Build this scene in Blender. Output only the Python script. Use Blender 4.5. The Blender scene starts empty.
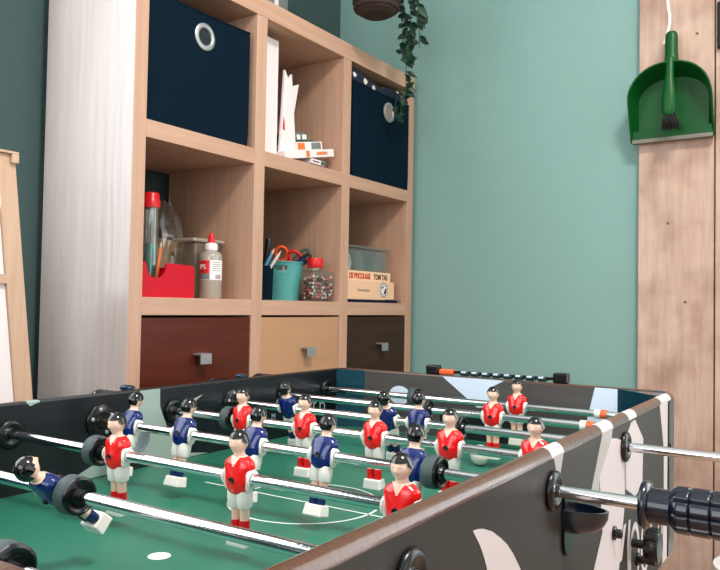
import bpy, bmesh, math, random
from mathutils import Vector, Matrix, Euler
random.seed(7)
C = bpy.context.scene.collection
PI = math.pi

# ------------------------------------------------------------------ materials
def lin(c):
    out = []
    for v in c[:3]:
        v = v / 255.0
        out.append(v / 12.92 if v <= 0.04045 else ((v + 0.055) / 1.055) ** 2.4)
    return (*out, 1.0)

def nodes(name):
    m = bpy.data.materials.new(name)
    m.use_nodes = True
    nt = m.node_tree
    return m, nt, nt.nodes['Principled BSDF']

def pm(name, rgb, rough=0.5, metal=0.0, spec=0.5, noise=0.0, nscale=40.0, bump=0.0, bscale=200.0, coat=0.0, trans=0.0, alpha=1.0, ior=1.45):
    m, nt, b = nodes(name)
    b.inputs['Base Color'].default_value = lin(rgb)
    b.inputs['Roughness'].default_value = rough
    b.inputs['Metallic'].default_value = metal
    b.inputs['Specular IOR Level'].default_value = spec
    b.inputs['Coat Weight'].default_value = coat
    b.inputs['Coat Roughness'].default_value = 0.08
    b.inputs['Transmission Weight'].default_value = trans
    b.inputs['Alpha'].default_value = alpha
    b.inputs['IOR'].default_value = ior
    tc = nt.nodes.new('ShaderNodeTexCoord')
    if noise > 0:
        n = nt.nodes.new('ShaderNodeTexNoise'); n.inputs['Scale'].default_value = nscale; n.inputs['Detail'].default_value = 4
        nt.links.new(tc.outputs['Object'], n.inputs['Vector'])
        mx = nt.nodes.new('ShaderNodeMix'); mx.data_type = 'RGBA'
        l = lin(rgb)
        mx.inputs[6].default_value = tuple(min(1, x * (1 - noise)) for x in l[:3]) + (1,)
        mx.inputs[7].default_value = tuple(min(1, x * (1 + noise)) for x in l[:3]) + (1,)
        nt.links.new(n.outputs['Fac'], mx.inputs[0]); nt.links.new(mx.outputs[2], b.inputs['Base Color'])
    if bump > 0:
        n2 = nt.nodes.new('ShaderNodeTexNoise'); n2.inputs['Scale'].default_value = bscale; n2.inputs['Detail'].default_value = 3
        nt.links.new(tc.outputs['Object'], n2.inputs['Vector'])
        bp = nt.nodes.new('ShaderNodeBump'); bp.inputs['Strength'].default_value = bump; bp.inputs['Distance'].default_value = 0.002
        nt.links.new(n2.outputs['Fac'], bp.inputs['Height']); nt.links.new(bp.outputs['Normal'], b.inputs['Normal'])
    return m

def wood(name, c1, c2, axis='z', scale=9.0, rough=0.45, bump=0.12, stretch=0.06, blotch=0.0, spec=0.4):
    m, nt, b = nodes(name)
    tc = nt.nodes.new('ShaderNodeTexCoord')
    mp = nt.nodes.new('ShaderNodeMapping')
    s = [1.0, 1.0, 1.0]; s['xyz'.index(axis)] = stretch
    mp.inputs['Scale'].default_value = s
    nt.links.new(tc.outputs['Object'], mp.inputs['Vector'])
    n = nt.nodes.new('ShaderNodeTexNoise'); n.inputs['Scale'].default_value = scale * 10; n.inputs['Detail'].default_value = 6
    n.inputs['Distortion'].default_value = 0.4
    nt.links.new(mp.outputs['Vector'], n.inputs['Vector'])
    n2 = nt.nodes.new('ShaderNodeTexNoise'); n2.inputs['Scale'].default_value = scale; n2.inputs['Detail'].default_value = 3
    nt.links.new(mp.outputs['Vector'], n2.inputs['Vector'])
    add = nt.nodes.new('ShaderNodeMath'); add.operation = 'ADD'
    h1 = nt.nodes.new('ShaderNodeMath'); h1.operation = 'MULTIPLY'; h1.inputs[1].default_value = 0.5
    h2 = nt.nodes.new('ShaderNodeMath'); h2.operation = 'MULTIPLY'; h2.inputs[1].default_value = 0.5
    nt.links.new(n.outputs['Fac'], h1.inputs[0]); nt.links.new(n2.outputs['Fac'], h2.inputs[0])
    nt.links.new(h1.outputs[0], add.inputs[0]); nt.links.new(h2.outputs[0], add.inputs[1])
    cr = nt.nodes.new('ShaderNodeValToRGB')
    cr.color_ramp.elements[0].position = 0.33; cr.color_ramp.elements[0].color = lin(c1)
    cr.color_ramp.elements[1].position = 0.67; cr.color_ramp.elements[1].color = lin(c2)
    nt.links.new(add.outputs[0], cr.inputs[0])
    nt.links.new(cr.outputs[0], b.inputs['Base Color'])
    if blotch > 0:
        n3 = nt.nodes.new('ShaderNodeTexNoise'); n3.inputs['Scale'].default_value = 7; n3.inputs['Detail'].default_value = 5
        nt.links.new(tc.outputs['Object'], n3.inputs['Vector'])
        mx = nt.nodes.new('ShaderNodeMix'); mx.data_type = 'RGBA'; mx.blend_type = 'MULTIPLY'
        mr = nt.nodes.new('ShaderNodeMapRange'); mr.inputs[1].default_value = 0.45; mr.inputs[2].default_value = 0.7
        mr.inputs[3].default_value = 0.0; mr.inputs[4].default_value = blotch
        nt.links.new(n3.outputs['Fac'], mr.inputs[0]); nt.links.new(mr.outputs[0], mx.inputs[0])
        nt.links.new(cr.outputs[0], mx.inputs[6]); mx.inputs[7].default_value = lin((165, 140, 128))
        nt.links.new(mx.outputs[2], b.inputs['Base Color'])
    bp = nt.nodes.new('ShaderNodeBump'); bp.inputs['Strength'].default_value = bump; bp.inputs['Distance'].default_value = 0.002
    nt.links.new(n.outputs['Fac'], bp.inputs['Height']); nt.links.new(bp.outputs['Normal'], b.inputs['Normal'])
    b.inputs['Roughness'].default_value = rough
    b.inputs['Specular IOR Level'].default_value = spec
    return m

def clear(name, tint, gloss=0.18, rough=0.08, body=0.0, bodycol=(220, 220, 220)):
    """thin clear plastic: mostly see-through with a glossy skin and a little milky body"""
    m = bpy.data.materials.new(name); m.use_nodes = True
    nt = m.node_tree; nt.nodes.clear()
    out = nt.nodes.new('ShaderNodeOutputMaterial')
    t = nt.nodes.new('ShaderNodeBsdfTransparent'); t.inputs[0].default_value = lin(tint)
    g = nt.nodes.new('ShaderNodeBsdfGlossy'); g.inputs['Roughness'].default_value = rough
    fr = nt.nodes.new('ShaderNodeLayerWeight'); fr.inputs[0].default_value = 0.25
    ad = nt.nodes.new('ShaderNodeMath'); ad.operation = 'MULTIPLY_ADD'
    nt.links.new(fr.outputs['Facing'], ad.inputs[0]); ad.inputs[1].default_value = 0.35; ad.inputs[2].default_value = gloss * 0.35
    mx = nt.nodes.new('ShaderNodeMixShader')
    if body > 0:
        d = nt.nodes.new('ShaderNodeBsdfDiffuse'); d.inputs[0].default_value = lin(bodycol)
        m2 = nt.nodes.new('ShaderNodeMixShader'); m2.inputs[0].default_value = body
        nt.links.new(t.outputs[0], m2.inputs[1]); nt.links.new(d.outputs[0], m2.inputs[2])
        src = m2
    else:
        src = t
    nt.links.new(ad.outputs[0], mx.inputs[0]); nt.links.new(src.outputs[0], mx.inputs[1]); nt.links.new(g.outputs[0], mx.inputs[2])
    nt.links.new(mx.outputs[0], out.inputs[0])
    return m

M = {}
M['oak_v'] = wood('oak_upright', (184, 143, 118), (204, 166, 142), 'z', 6, 0.42)
M['oak_h'] = wood('oak_board', (184, 143, 118), (204, 166, 142), 'x', 6, 0.42)
M['oak_glare'] = wood('oak_side_glare', (174, 163, 158), (194, 185, 181), 'z', 6, 0.17, 0.35, spec=0.5)  # outer face of the left panel: oak with window glare put into its colour
M['drawer_red'] = wood('mahogany', (68, 24, 13), (94, 38, 21), 'x', 5, 0.4, spec=0.25)
M['drawer_beige'] = wood('beige_drawer', (180, 135, 100), (193, 150, 114), 'x', 4, 0.45)
M['drawer_dark'] = wood('walnut', (46, 29, 21), (62, 41, 30), 'x', 5, 0.45, spec=0.2)
M['plank'] = wood('rough_plank', (182, 152, 136), (212, 185, 168), 'z', 7, 0.75, 0.35, 0.1, 0.55)
M['easel'] = wood('pine_frame', (192, 156, 128), (212, 180, 154), 'z', 8, 0.5)
M['steel'] = pm('brushed_steel', (176, 178, 180), 0.42, 0.75)
M['chrome'] = pm('chrome', (225, 228, 232), 0.1, 1.0, bump=0.05, bscale=300)
M['brass'] = pm('worn_brass', (180, 140, 110), 0.3, 1.0)
M['navy'] = pm('navy_bin_fabric', (2, 24, 38), 0.85, bump=0.2, bscale=900, spec=0.12)
M['white'] = pm('white_card', (236, 228, 228), 0.6)
M['paper'] = pm('white_paper', (240, 232, 232), 0.7, bump=0.05, bscale=60)
M['black'] = pm('black_plastic', (10, 11, 13), 0.25)
M['rubber'] = pm('grey_rubber', (62, 76, 78), 0.6)
M['skin'] = pm('figure_skin', (238, 197, 175), 0.28, coat=0.3)
M['hair'] = pm('figure_hair', (6, 7, 9), 0.14, coat=0.5)
M['red'] = pm('red_jersey', (226, 22, 22), 0.2, coat=0.5)
M['blue'] = pm('blue_jersey', (4, 30, 96), 0.2, coat=0.4)
M['cream'] = pm('figure_white', (234, 230, 222), 0.25, coat=0.3)
M['sockred'] = pm('red_sock', (214, 20, 24), 0.3)
M['socknavy'] = pm('navy_sock', (14, 36, 84), 0.3)
M['tabledark'] = pm('brown_black_laminate', (47, 41, 37), 0.5, spec=0.25, noise=0.06, nscale=120)
M['rail'] = pm('brown_rail_laminate', (84, 53, 37), 0.28, bump=0.35, bscale=150, coat=0.45)
M['graphic'] = pm('white_table_graphic', (200, 190, 190), 0.45)
M['graphic_shade'] = pm('grey_table_graphic', (168, 164, 162), 0.45)
M['inner'] = pm('black_inner_wall', (13, 19, 24), 0.32)
M['innergraphic'] = pm('shaded_white_graphic', (150, 168, 160), 0.35)  # white print on the inner wall, its shadowed grey-green put into the colour
M['endwall'] = wood('brushed_grey_end_wall', (62, 58, 57), (82, 78, 76), 'y', 6, 0.4)
M['endgraphic'] = pm('pale_blue_graphic', (205, 217, 234), 0.35)
M['corner'] = pm('teal_gloss_corner', (22, 66, 82), 0.14, metal=0.35)
M['field'] = pm('green_playfield', (38, 110, 88), 0.33, noise=0.12, nscale=260)
M['line'] = pm('white_field_line', (226, 234, 228), 0.4)
M['frame_grey'] = pm('grey_corner_post', (70, 72, 74), 0.3)
M['orange'] = pm('orange_plastic', (232, 96, 44), 0.35)
M['grip'] = pm('blue_black_grip', (8, 16, 32), 0.22, coat=0.4)
M['bluecup'] = pm('blue_black_cup', (10, 24, 40), 0.15, coat=0.5)

# ------------------------------------------------------------------ mesh helpers
def new():
    return bmesh.new()

def setmat(faces, mi):
    for f in faces:
        f.material_index = mi

def box(bm, x0, x1, y0, y1, z0, z1, bev=0.0, mi=0, seg=2, mat=None):
    vs = [bm.verts.new((x, y, z)) for x in (x0, x1) for y in (y0, y1) for z in (z0, z1)]
    q = [(0, 1, 3, 2), (4, 6, 7, 5), (0, 4, 5, 1), (2, 3, 7, 6), (0, 2, 6, 4), (1, 5, 7, 3)]
    fs = [bm.faces.new([vs[i] for i in a]) for a in q]
    setmat(fs, mi)
    allv = set(vs)
    if bev > 0:
        es = list({e for f in fs for e in f.edges})
        r = bmesh.ops.bevel(bm, geom=es, offset=bev, segments=seg, profile=0.5, affect='EDGES')
        setmat(r['faces'], mi)
        allv = {v for v in vs if v.is_valid} | {v for f in r['faces'] for v in f.verts}
    if mat is not None:
        bmesh.ops.transform(bm, matrix=mat, verts=list(allv))
    return allv

def frame_of(d):
    d = Vector(d).normalized()
    a = Vector((0, 0, 1)) if abs(d.z) < 0.9 else Vector((1, 0, 0))
    x = a.cross(d).normalized(); y = d.cross(x)
    return x, y, d

def rings(bm, rs, mi=0, cap0=True, cap1=True, closed=True, smooth=True):
    """skin a list of rings (each a list of points)"""
    vr = [[bm.verts.new(p) for p in r] for r in rs]
    n = len(vr[0]); out = []
    for a, b in zip(vr, vr[1:]):
        for i in range(n if closed else n - 1):
            j = (i + 1) % n
            f = bm.faces.new((a[i], a[j], b[j], b[i])); f.smooth = smooth; f.material_index = mi; out.append(f)
    if cap0:
        f = bm.faces.new(list(reversed(vr[0]))); f.material_index = mi; out.append(f)
        for e in f.edges:
            e.smooth = False
    if cap1:
        f = bm.faces.new(vr[-1]); f.material_index = mi; out.append(f)
        for e in f.edges:
            e.smooth = False
    return vr, out

def lathe(bm, prof, o=(0, 0, 0), d=(0, 0, 1), seg=28, mi=0, cap0=True, cap1=True):
    x, y, z = frame_of(d); o = Vector(o)
    rs = [[o + z * h + (x * math.cos(t) + y * math.sin(t)) * r for t in [2 * PI * k / seg for k in range(seg)]] for r, h in prof]
    return rings(bm, rs, mi, cap0, cap1)

def tube(bm, pts, r, seg=10, mi=0):
    pts = [Vector(p) for p in pts]
    if not isinstance(r, (list, tuple)):
        r = [r] * len(pts)
    rs = []; px = None
    for i, p in enumerate(pts):
        d = (pts[min(i + 1, len(pts) - 1)] - pts[max(i - 1, 0)]).normalized()
        if px is None:
            x, y, _ = frame_of(d)
        else:
            x = (px - d * px.dot(d)).normalized(); y = d.cross(x)
        px = x
        rs.append([p + (x * math.cos(t) + y * math.sin(t)) * r[i] for t in [2 * PI * k / seg for k in range(seg)]])
    return rings(bm, rs, mi)

def prism(bm, poly, h0, h1, axis='z', mi=0, bev=0.0):
    """extrude a 2D polygon along an axis; poly coords are the two other axes in xyz order"""
    def P(a, b, h):
        return {'z': (a, b, h), 'y': (a, h, b), 'x': (h, a, b)}[axis]
    v0 = [bm.verts.new(P(a, b, h0)) for a, b in poly]; v1 = [bm.verts.new(P(a, b, h1)) for a, b in poly]
    n = len(poly); fs = []
    for i in range(n):
        j = (i + 1) % n
        fs.append(bm.faces.new((v0[i], v0[j], v1[j], v1[i])))
    fs.append(bm.faces.new(list(reversed(v0)))); fs.append(bm.faces.new(v1))
    setmat(fs, mi)
    if bev > 0:
        es = list({e for f in fs for e in f.edges})
        r = bmesh.ops.bevel(bm, geom=es, offset=bev, segments=2, profile=0.5, affect='EDGES'); setmat(r['faces'], mi)
    return v0 + v1

def face(bm, pts, mi=0):
    f = bm.faces.new([bm.verts.new(p) for p in pts]); f.material_index = mi; return f

def sphere(bm, c, r, mi=0, u=16, v=10, sx=1, sy=1, sz=1):
    res = bmesh.ops.create_uvsphere(bm, u_segments=u, v_segments=v, radius=r)
    for vv in res['verts']:
        vv.co = Vector((vv.co.x * sx + c[0], vv.co.y * sy + c[1], vv.co.z * sz + c[2]))
        for f in vv.link_faces:
            f.smooth = True; f.material_index = mi
    return res['verts']

def obj(name, bm, mats, parent=None, loc=None, smooth=False, recalc=True):
    if recalc:
        bmesh.ops.recalc_face_normals(bm, faces=bm.faces[:])
    for e in bm.edges:
        if len(e.link_faces) == 2 and e.calc_face_angle(0) > 0.85:
            e.smooth = False
    me = bpy.data.meshes.new(name); bm.to_mesh(me); bm.free()
    for m in (mats if isinstance(mats, (list, tuple)) else [mats]):
        me.materials.append(M[m] if isinstance(m, str) else m)
    if smooth:
        for p in me.polygons:
            p.use_smooth = True
    o = bpy.data.objects.new(name, me); C.objects.link(o)
    if parent:
        o.parent = parent
    if loc:
        o.location = loc
    return o

def tag(o, label, cat, group=None):
    o['label'] = label; o['category'] = cat
    if group:
        o['group'] = group
    return o

def thing(name, label, cat, loc=(0, 0, 0), rz=0.0, group=None):
    o = bpy.data.objects.new(name, None); C.objects.link(o)
    o.location = loc; o.rotation_euler = (0, 0, rz); o.empty_display_size = 0.05
    return tag(o, label, cat, group)

def struct(name, bm, mats):
    o = obj(name, bm, mats); o['kind'] = 'structure'; return o

def text_mesh(name, body, size, mat, parent, mtx, extrude=0.0002, shear=0.0, sx=1.0, align='LEFT', bold=0.0):
    cu = bpy.data.curves.new(name, 'FONT'); cu.body = body; cu.size = size; cu.extrude = extrude; cu.shear = shear; cu.align_x = align; cu.offset = bold
    t = bpy.data.objects.new(name + '_tmp', cu); C.objects.link(t)
    bpy.context.view_layer.update()
    dg = bpy.context.evaluated_depsgraph_get()
    me = bpy.data.meshes.new_from_object(t.evaluated_get(dg))
    bpy.data.objects.remove(t); bpy.data.curves.remove(cu)
    me.transform(mtx @ Matrix.Diagonal((sx, 1, 1, 1)))
    me.materials.clear(); me.materials.append(M[mat] if isinstance(mat, str) else mat)
    me.name = name
    o = bpy.data.objects.new(name, me); C.objects.link(o)
    if parent:
        o.parent = parent
    return o

def basis(o, x, y):
    """matrix whose text-right is x and text-up is y, at o"""
    x = Vector(x).normalized(); y = Vector(y).normalized(); z = x.cross(y)
    m = Matrix((x, y, z)).transposed().to_4x4(); m.translation = Vector(o); return m

# ------------------------------------------------------------------ camera
CAM = (740.595, 0.97677, 0.0288, 0.01735, -0.98629, -1.23436, 0.77928)
f_, yaw, pit, roll, cx, cy, cz = CAM
fw = Vector((math.sin(yaw) * math.cos(pit), math.cos(yaw) * math.cos(pit), math.sin(pit)))
r0 = Vector((math.cos(yaw), -math.sin(yaw), 0)); u0 = r0.cross(fw)
rr = r0 * math.cos(roll) + u0 * math.sin(roll); uu = -r0 * math.sin(roll) + u0 * math.cos(roll)
cd = bpy.data.cameras.new('camera'); cam = bpy.data.objects.new('camera', cd); C.objects.link(cam)
mw = Matrix((rr, uu, -fw)).transposed().to_4x4(); mw.translation = (cx, cy, cz)
cam.matrix_world = mw
cd.sensor_width = 36; cd.lens = f_ * 36 / 720; cd.clip_start = 0.02
bpy.context.scene.camera = cam

# ------------------------------------------------------------------ room
XR, YB, XL, YF, ZC = 1.18, 0.335, -3.1, -3.6, 2.62
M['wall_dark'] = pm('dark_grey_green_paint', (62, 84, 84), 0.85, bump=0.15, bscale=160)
# woven fibreglass wallpaper under teal paint
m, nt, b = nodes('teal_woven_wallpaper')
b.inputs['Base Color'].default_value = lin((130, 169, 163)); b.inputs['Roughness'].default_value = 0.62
tc = nt.nodes.new('ShaderNodeTexCoord')
mp = nt.nodes.new('ShaderNodeMapping'); mp.inputs['Rotation'].default_value = (0.785, 0, 0)
wv = nt.nodes.new('ShaderNodeTexWave'); wv.wave_type = 'BANDS'; wv.bands_direction = 'Y'; wv.inputs['Scale'].default_value = 70; wv.inputs['Distortion'].default_value = 0.6
wv2 = nt.nodes.new('ShaderNodeTexWave'); wv2.wave_type = 'BANDS'; wv2.bands_direction = 'Z'; wv2.inputs['Scale'].default_value = 70; wv2.inputs['Distortion'].default_value = 0.6
nt.links.new(tc.outputs['Object'], mp.inputs['Vector']); nt.links.new(mp.outputs['Vector'], wv.inputs['Vector']); nt.links.new(mp.outputs['Vector'], wv2.inputs['Vector'])
ml = nt.nodes.new('ShaderNodeMath'); ml.operation = 'MULTIPLY'
nt.links.new(wv.outputs['Fac'], ml.inputs[0]); nt.links.new(wv2.outputs['Fac'], ml.inputs[1])
bp = nt.nodes.new('ShaderNodeBump'); bp.inputs['Strength'].default_value = 0.22; bp.inputs['Distance'].default_value = 0.0015
nt.links.new(ml.outputs[0], bp.inputs['Height']); nt.links.new(bp.outputs['Normal'], b.inputs['Normal'])
M['wall_teal'] = m
M['wall_pale'] = pm('pale_wall_paint', (196, 194, 188), 0.8)
M['ceil'] = pm('white_ceiling_paint', (236, 236, 234), 0.9)
M['floor'] = wood('oak_floor', (150, 118, 92), (176, 142, 114), 'x', 4, 0.45)
M['winframe'] = pm('white_window_frame', (236, 236, 236), 0.4)
M['pane'] = clear('window_glass', (250, 252, 252), 0.1, 0.02)

bm = new(); box(bm, XL - .1, XR + .1, YF - .1, YB + .1, -0.1, 0); struct('floor', bm, 'floor')
bm = new(); box(bm, XL - .1, XR + .1, YF - .1, YB + .1, ZC, ZC + .1); struct('ceiling', bm, 'ceil')
def wall_hole(name, axis, at, a0, a1, h0, h1, w0, w1, mat, out=-1):
    """wall with a window opening; axis 'x' -> plane x=at running along y"""
    bm = new()
    t0, t1 = (at - .1, at) if out < 0 else (at, at + .1)
    for (p0, p1, z0, z1) in ((a0, w0, 0, ZC), (w1, a1, 0, ZC), (w0, w1, 0, h0), (w0, w1, h1, ZC)):
        if axis == 'x':
            box(bm, t0, t1, p0, p1, z0, z1)
        else:
            box(bm, p0, p1, t0, t1, z0, z1)
    struct(name, bm, mat)
def window(name, axis, at, w0, w1, h0, h1, out=-1):
    bm = new(); g = new()
    def bx(b_, p0, p1, z0, z1, d0, d1):
        if out > 0:
            d0, d1 = -d1, -d0
        if axis == 'x':
            box(b_, at + d0, at + d1, p0, p1, z0, z1, 0.003)
        else:
            box(b_, p0, p1, at + d0, at + d1, z0, z1, 0.003)
    s = .05; mid = (w0 + w1) / 2
    for a in ((w0, w1, h0, h0 + s), (w0, w1, h1 - s, h1), (w0, w0 + s, h0 + s, h1 - s), (w1 - s, w1, h0 + s, h1 - s), (mid - s / 2, mid + s / 2, h0 + s, h1 - s)):
        bx(bm, *a, -.08, -.03)
    o = struct(name, bm, 'winframe')
    bx(g, w0 + s, mid - s / 2, h0 + s, h1 - s, -.058, -.052); bx(g, mid + s / 2, w1 - s, h0 + s, h1 - s, -.058, -.052)
    p = obj('window_pane', g, 'pane', o)
wall_hole('wall_left', 'x', XL, YF, YB, 0.7, 2.35, -2.3, -0.1, 'wall_pale')
window('window_1', 'x', XL, -2.3, -0.1, 0.7, 2.35)
wall_hole('wall_front', 'y', YF, XL, XR, 0.8, 2.35, -2.3, 0.7, 'wall_pale')
window('fill_window', 'y', YF, -2.3, 0.7, 0.8, 2.35)  # unseen window behind the viewer, added for broad fill
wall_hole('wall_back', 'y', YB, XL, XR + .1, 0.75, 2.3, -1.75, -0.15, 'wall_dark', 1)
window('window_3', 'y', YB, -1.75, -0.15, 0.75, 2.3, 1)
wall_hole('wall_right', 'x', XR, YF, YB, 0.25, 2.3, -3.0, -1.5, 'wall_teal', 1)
window('window_4', 'x', XR, -3.0, -1.5, 0.25, 2.3, 1)

# rough timber planks on the teal wall
def plank(name, y0, y1, x0, z1=2.6, knots=()):
    bm = new(); box(bm, x0, XR, y0, y1, 0.0, z1, 0.0025)
    for (ky, kz, ry, rz) in knots:
        lathe(bm, [(0.004, 0.0), (0.0035, 0.0006)], (x0 - 0.0003, ky, kz), (-1, 0, 0), 10, 1)
    return struct(name, bm, ['plank', M['knot']])
M['knot'] = pm('dark_knot', (120, 88, 70), 0.8)
plank('trim_1', -0.915, -0.722, 1.152, knots=((-0.872, 1.53, 1, 1), (-0.845, 0.806, 1, 1), (-0.80, 1.02, 1, 1)))
plank('trim_2', -1.12, -0.9185, 1.148)

# ------------------------------------------------------------------ shelving unit
ZB = 0.753
W, TD, CW, TB, TT, CH, D = 0.03442, 0.03813, 0.33399, 0.038, 0.047, 0.335, 0.3066
XS = [0, W, W + CW, W + CW + TD, W + 2 * CW + TD, W + 2 * CW + 2 * TD, W + 3 * CW + 2 * TD, 2 * W + 3 * CW + 2 * TD]
Z2B, Z2T = ZB, ZB + TB                      # board under the middle cells
Z1B = Z2T + CH; Z1T = Z1B + TB              # board under the top cells
ZTB = Z1T + CH; ZTT = ZTB + TT
Z3T = ZB - CH; Z3B = Z3T - TB               # board under the drawers
Z4T = 0.045
sh = thing('shelving_unit', 'tall pale oak cube shelving unit standing against the dark wall', 'shelving unit', (0, 0, 0))
bm = new(); box(bm, XS[0], XS[1], 0, D, 0, ZTB, 0.0012)
for f in bm.faces:
    f.normal_update()
bmesh.ops.recalc_face_normals(bm, faces=bm.faces[:])
for f in bm.faces:
    f.material_index = 1 if f.normal.x < -0.9 else 0
obj('side_panel', bm, ['oak_v', 'oak_glare'], sh)
bm = new(); box(bm, XS[6], XS[7], 0, D, 0, ZTB, 0.0012); obj('side_panel', bm, 'oak_v', sh)
for a in (2, 4):
    bm = new(); box(bm, XS[a], XS[a + 1], 0, D, Z4T, ZTB, 0.0012); obj('divider', bm, 'oak_v', sh)
bm = new(); box(bm, 0, XS[7], 0, D, ZTB + .0002, ZTT, 0.0015); obj('top_board', bm, 'oak_h', sh)
bm = new(); box(bm, XS[1], XS[6], 0.002, D, 0, Z4T, 0.001); obj('bottom_board', bm, 'oak_h', sh)
for i in (1, 3, 5):
    for (z0, z1) in ((Z1B, Z1T), (Z2B, Z2T), (Z3B, Z3T)):
        bm = new(); box(bm, XS[i], XS[i + 1], 0.0004, D, z0, z1, 0.001); obj('shelf', bm, 'oak_h', sh)
bm = new()
for x in (XS[2] - 0.0008, ):
    lathe(bm, [(0.005, 0), (0.005, 0.001)], (x, 0.10, ZTB - 0.03), (-1, 0, 0), 14)
obj('dowel_plug', bm, 'black', sh)
for i, mat, lab in ((1, 'drawer_red', 'reddish mahogany drawer'), (3, 'drawer_beige', 'plain beige drawer'), (5, 'drawer_dark', 'dark walnut drawer')):
    x0, x1 = XS[i] + 0.0015, XS[i + 1] - 0.0015
    bm = new(); box(bm, x0, x1, 0.003, 0.021, Z3T + 0.003, ZB - 0.0055, 0.0012)
    box(bm, x0 + .006, x1 - .006, 0.0212, 0.28, Z3T + 0.008, ZB - 0.03, 0.001)
    dr = obj('drawer', bm, mat, sh); dr['label'] = lab
    cxm = {1: 0.2, 3: 0.585, 5: 0.955}[i]
    bm = new()
    prism(bm, [(0.003, 0.668), (-0.02, 0.668), (-0.0225, 0.6665), (-0.0225, 0.644), (-0.0185, 0.644), (-0.0185, 0.664), (0.003, 0.664)], cxm - 0.016, cxm + 0.016, 'x', bev=0.0004)
    h = obj('handle', bm, 'steel', dr); h['label'] = 'square steel drawer handle'

# ------------------------------------------------------------------ fabric bins
def fabric_bin(label, x0, x1, y0, z0, h, ring, droop):
    t = thing('fabric_bin', label, 'storage bin', ((x0 + x1) / 2, y0 + 0.14, z0), 0, 'navy fabric bins on the top shelf')
    w = x1 - x0; hw = w / 2; dp = 0.27
    bm = new()
    # open-topped box with soft, slightly bulging walls
    N = 14
    outer = []
    for k in range(9):
        z = h * k / 8
        s = 1 + 0.006 * math.sin(PI * k / 8)
        rg = []
        for (ax, ay, bx_, by) in ((-1, -1, 1, -1), (1, -1, 1, 1), (1, 1, -1, 1), (-1, 1, -1, -1)):
            for q in range(N):
                f = q / N
                px = ax + (bx_ - ax) * f; py = ay + (by - ay) * f
                bul = 1 + 0.012 * math.sin(PI * f) * math.sin(PI * k / 8)
                dz = 0
                if k == 8:
                    dz = -droop * math.sin(PI * f) if ay == by == -1 else 0
                rg.append(Vector((px * hw * (0.985 if k == 0 else 1) * (s if px else 1), py * dp / 2 * (bul if ay == by else 1), z + dz)))
        outer.append(rg)
    inner = [[Vector((p.x * (1 - 0.006 / hw), p.y * (1 - 0.012 / dp), p.z)) for p in rg] for rg in reversed(outer)]
    inner[-1] = [Vector((p.x, p.y, 0.006)) for p in inner[-1]]
    rings(bm, outer + inner, 0, True, True, smooth=False)
    obj('bin_body', bm, 'navy', t)
    # rolled hem
    bm = new(); pts = [p + Vector((0, 0, 0.0)) for p in outer[-1]]; pts.append(pts[0])
    tube(bm, pts, 0.0022, 6); obj('hem', bm, 'navy', t)
    if ring:
        rx, rz, ro = ring
        bm = new()
        prof = [(ro * 0.6, -0.002), (ro * 0.62, 0.003), (ro * 0.72, 0.0055), (ro * 0.88, 0.0055), (ro, 0.003), (ro, -0.002)]
        lathe(bm, prof, (rx - t.location.x, -dp / 2 * 1.006, rz - z0), (0, -1, 0), 32, 0, False, False)
        ri = obj('eyelet_ring', bm, 'steel', t, smooth=True); ri['label'] = 'round metal eyelet'
        bm = new(); lathe(bm, [(ro * 0.62, 0), (ro * 0.62, 0.0008)], (rx - t.location.x, -dp / 2 * 1.006 - 0.0012, rz - z0), (0, -1, 0), 28)
        obj('eyelet_hole', bm, M['hole'] if ring[0] < 0.5 else M['holepale'], ri)
    return t
M['hole'] = pm('dark_inside', (30, 38, 44), 0.9)
M['holepale'] = pm('pale_contents', (150, 128, 112), 0.8)
fabric_bin('navy fabric storage bin in the top left cell of the shelving unit', 0.040, 0.350, 0.002, Z1T, 0.281, (0.198, 1.388, 0.031), 0.004)
fabric_bin('navy fabric storage bin stuffed with dotted cloth in the top right cell', 0.787, 1.110, -0.006, Z1T, 0.279, (0.983, 1.392, 0.031), 0.002)
# dotted cloth in the right bin
m, nt, b = nodes('navy_polka_dot_cloth')
tc = nt.nodes.new('ShaderNodeTexCoord'); vo = nt.nodes.new('ShaderNodeTexVoronoi'); vo.inputs['Scale'].default_value = 20; vo.inputs['Randomness'].default_value = 0.6
cr = nt.nodes.new('ShaderNodeValToRGB'); cr.color_ramp.interpolation = 'CONSTANT'
cr.color_ramp.elements[0].color = lin((222, 214, 202)); cr.color_ramp.elements[1].position = 0.20; cr.color_ramp.elements[1].color = lin((10, 24, 52))
nt.links.new(tc.outputs['Object'], vo.inputs['Vector']); nt.links.new(vo.outputs['Distance'], cr.inputs[0]); nt.links.new(cr.outputs[0], b.inputs['Base Color'])
b.inputs['Roughness'].default_value = 0.8
M['dots'] = m
bm = new()
g = []
CY = [0.012, 0.0055, 0.0045, 0.010, 0.022, 0.045, 0.075, 0.11, 0.145, 0.18, 0.20, 0.215, 0.225]
CZ = [-0.012, 0.004, 0.020, 0.034, 0.042, 0.046, 0.048, 0.048, 0.046, 0.04, 0.028, 0.012, -0.004]
for i in range(29):
    row = []
    for j in range(13):
        fx = i / 28
        x = 0.792 + 0.314 * fx
        k = 0.80 + 0.20 * math.sin(8 * fx + 0.8) + 0.05 * math.sin(21 * fx)
        y = CY[j] + 0.004 * math.sin(13 * fx + j * .7) * (1 if j > 3 else 0.2)
        z = Z1T + 0.282 + CZ[j] * (k if CZ[j] > 0 else 1)
        row.append(bm.verts.new((x, y, min(z, ZTB - 0.004))))
    g.append(row)
for i in range(28):
    for j in range(12):
        f = bm.faces.new((g[i][j], g[i + 1][j], g[i + 1][j + 1], g[i][j + 1])); f.smooth = True
o = obj('dotted_cloth', bm, 'dots', recalc=True)
sm = o.modifiers.new('thickness', 'SOLIDIFY'); sm.thickness = 0.003
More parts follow.
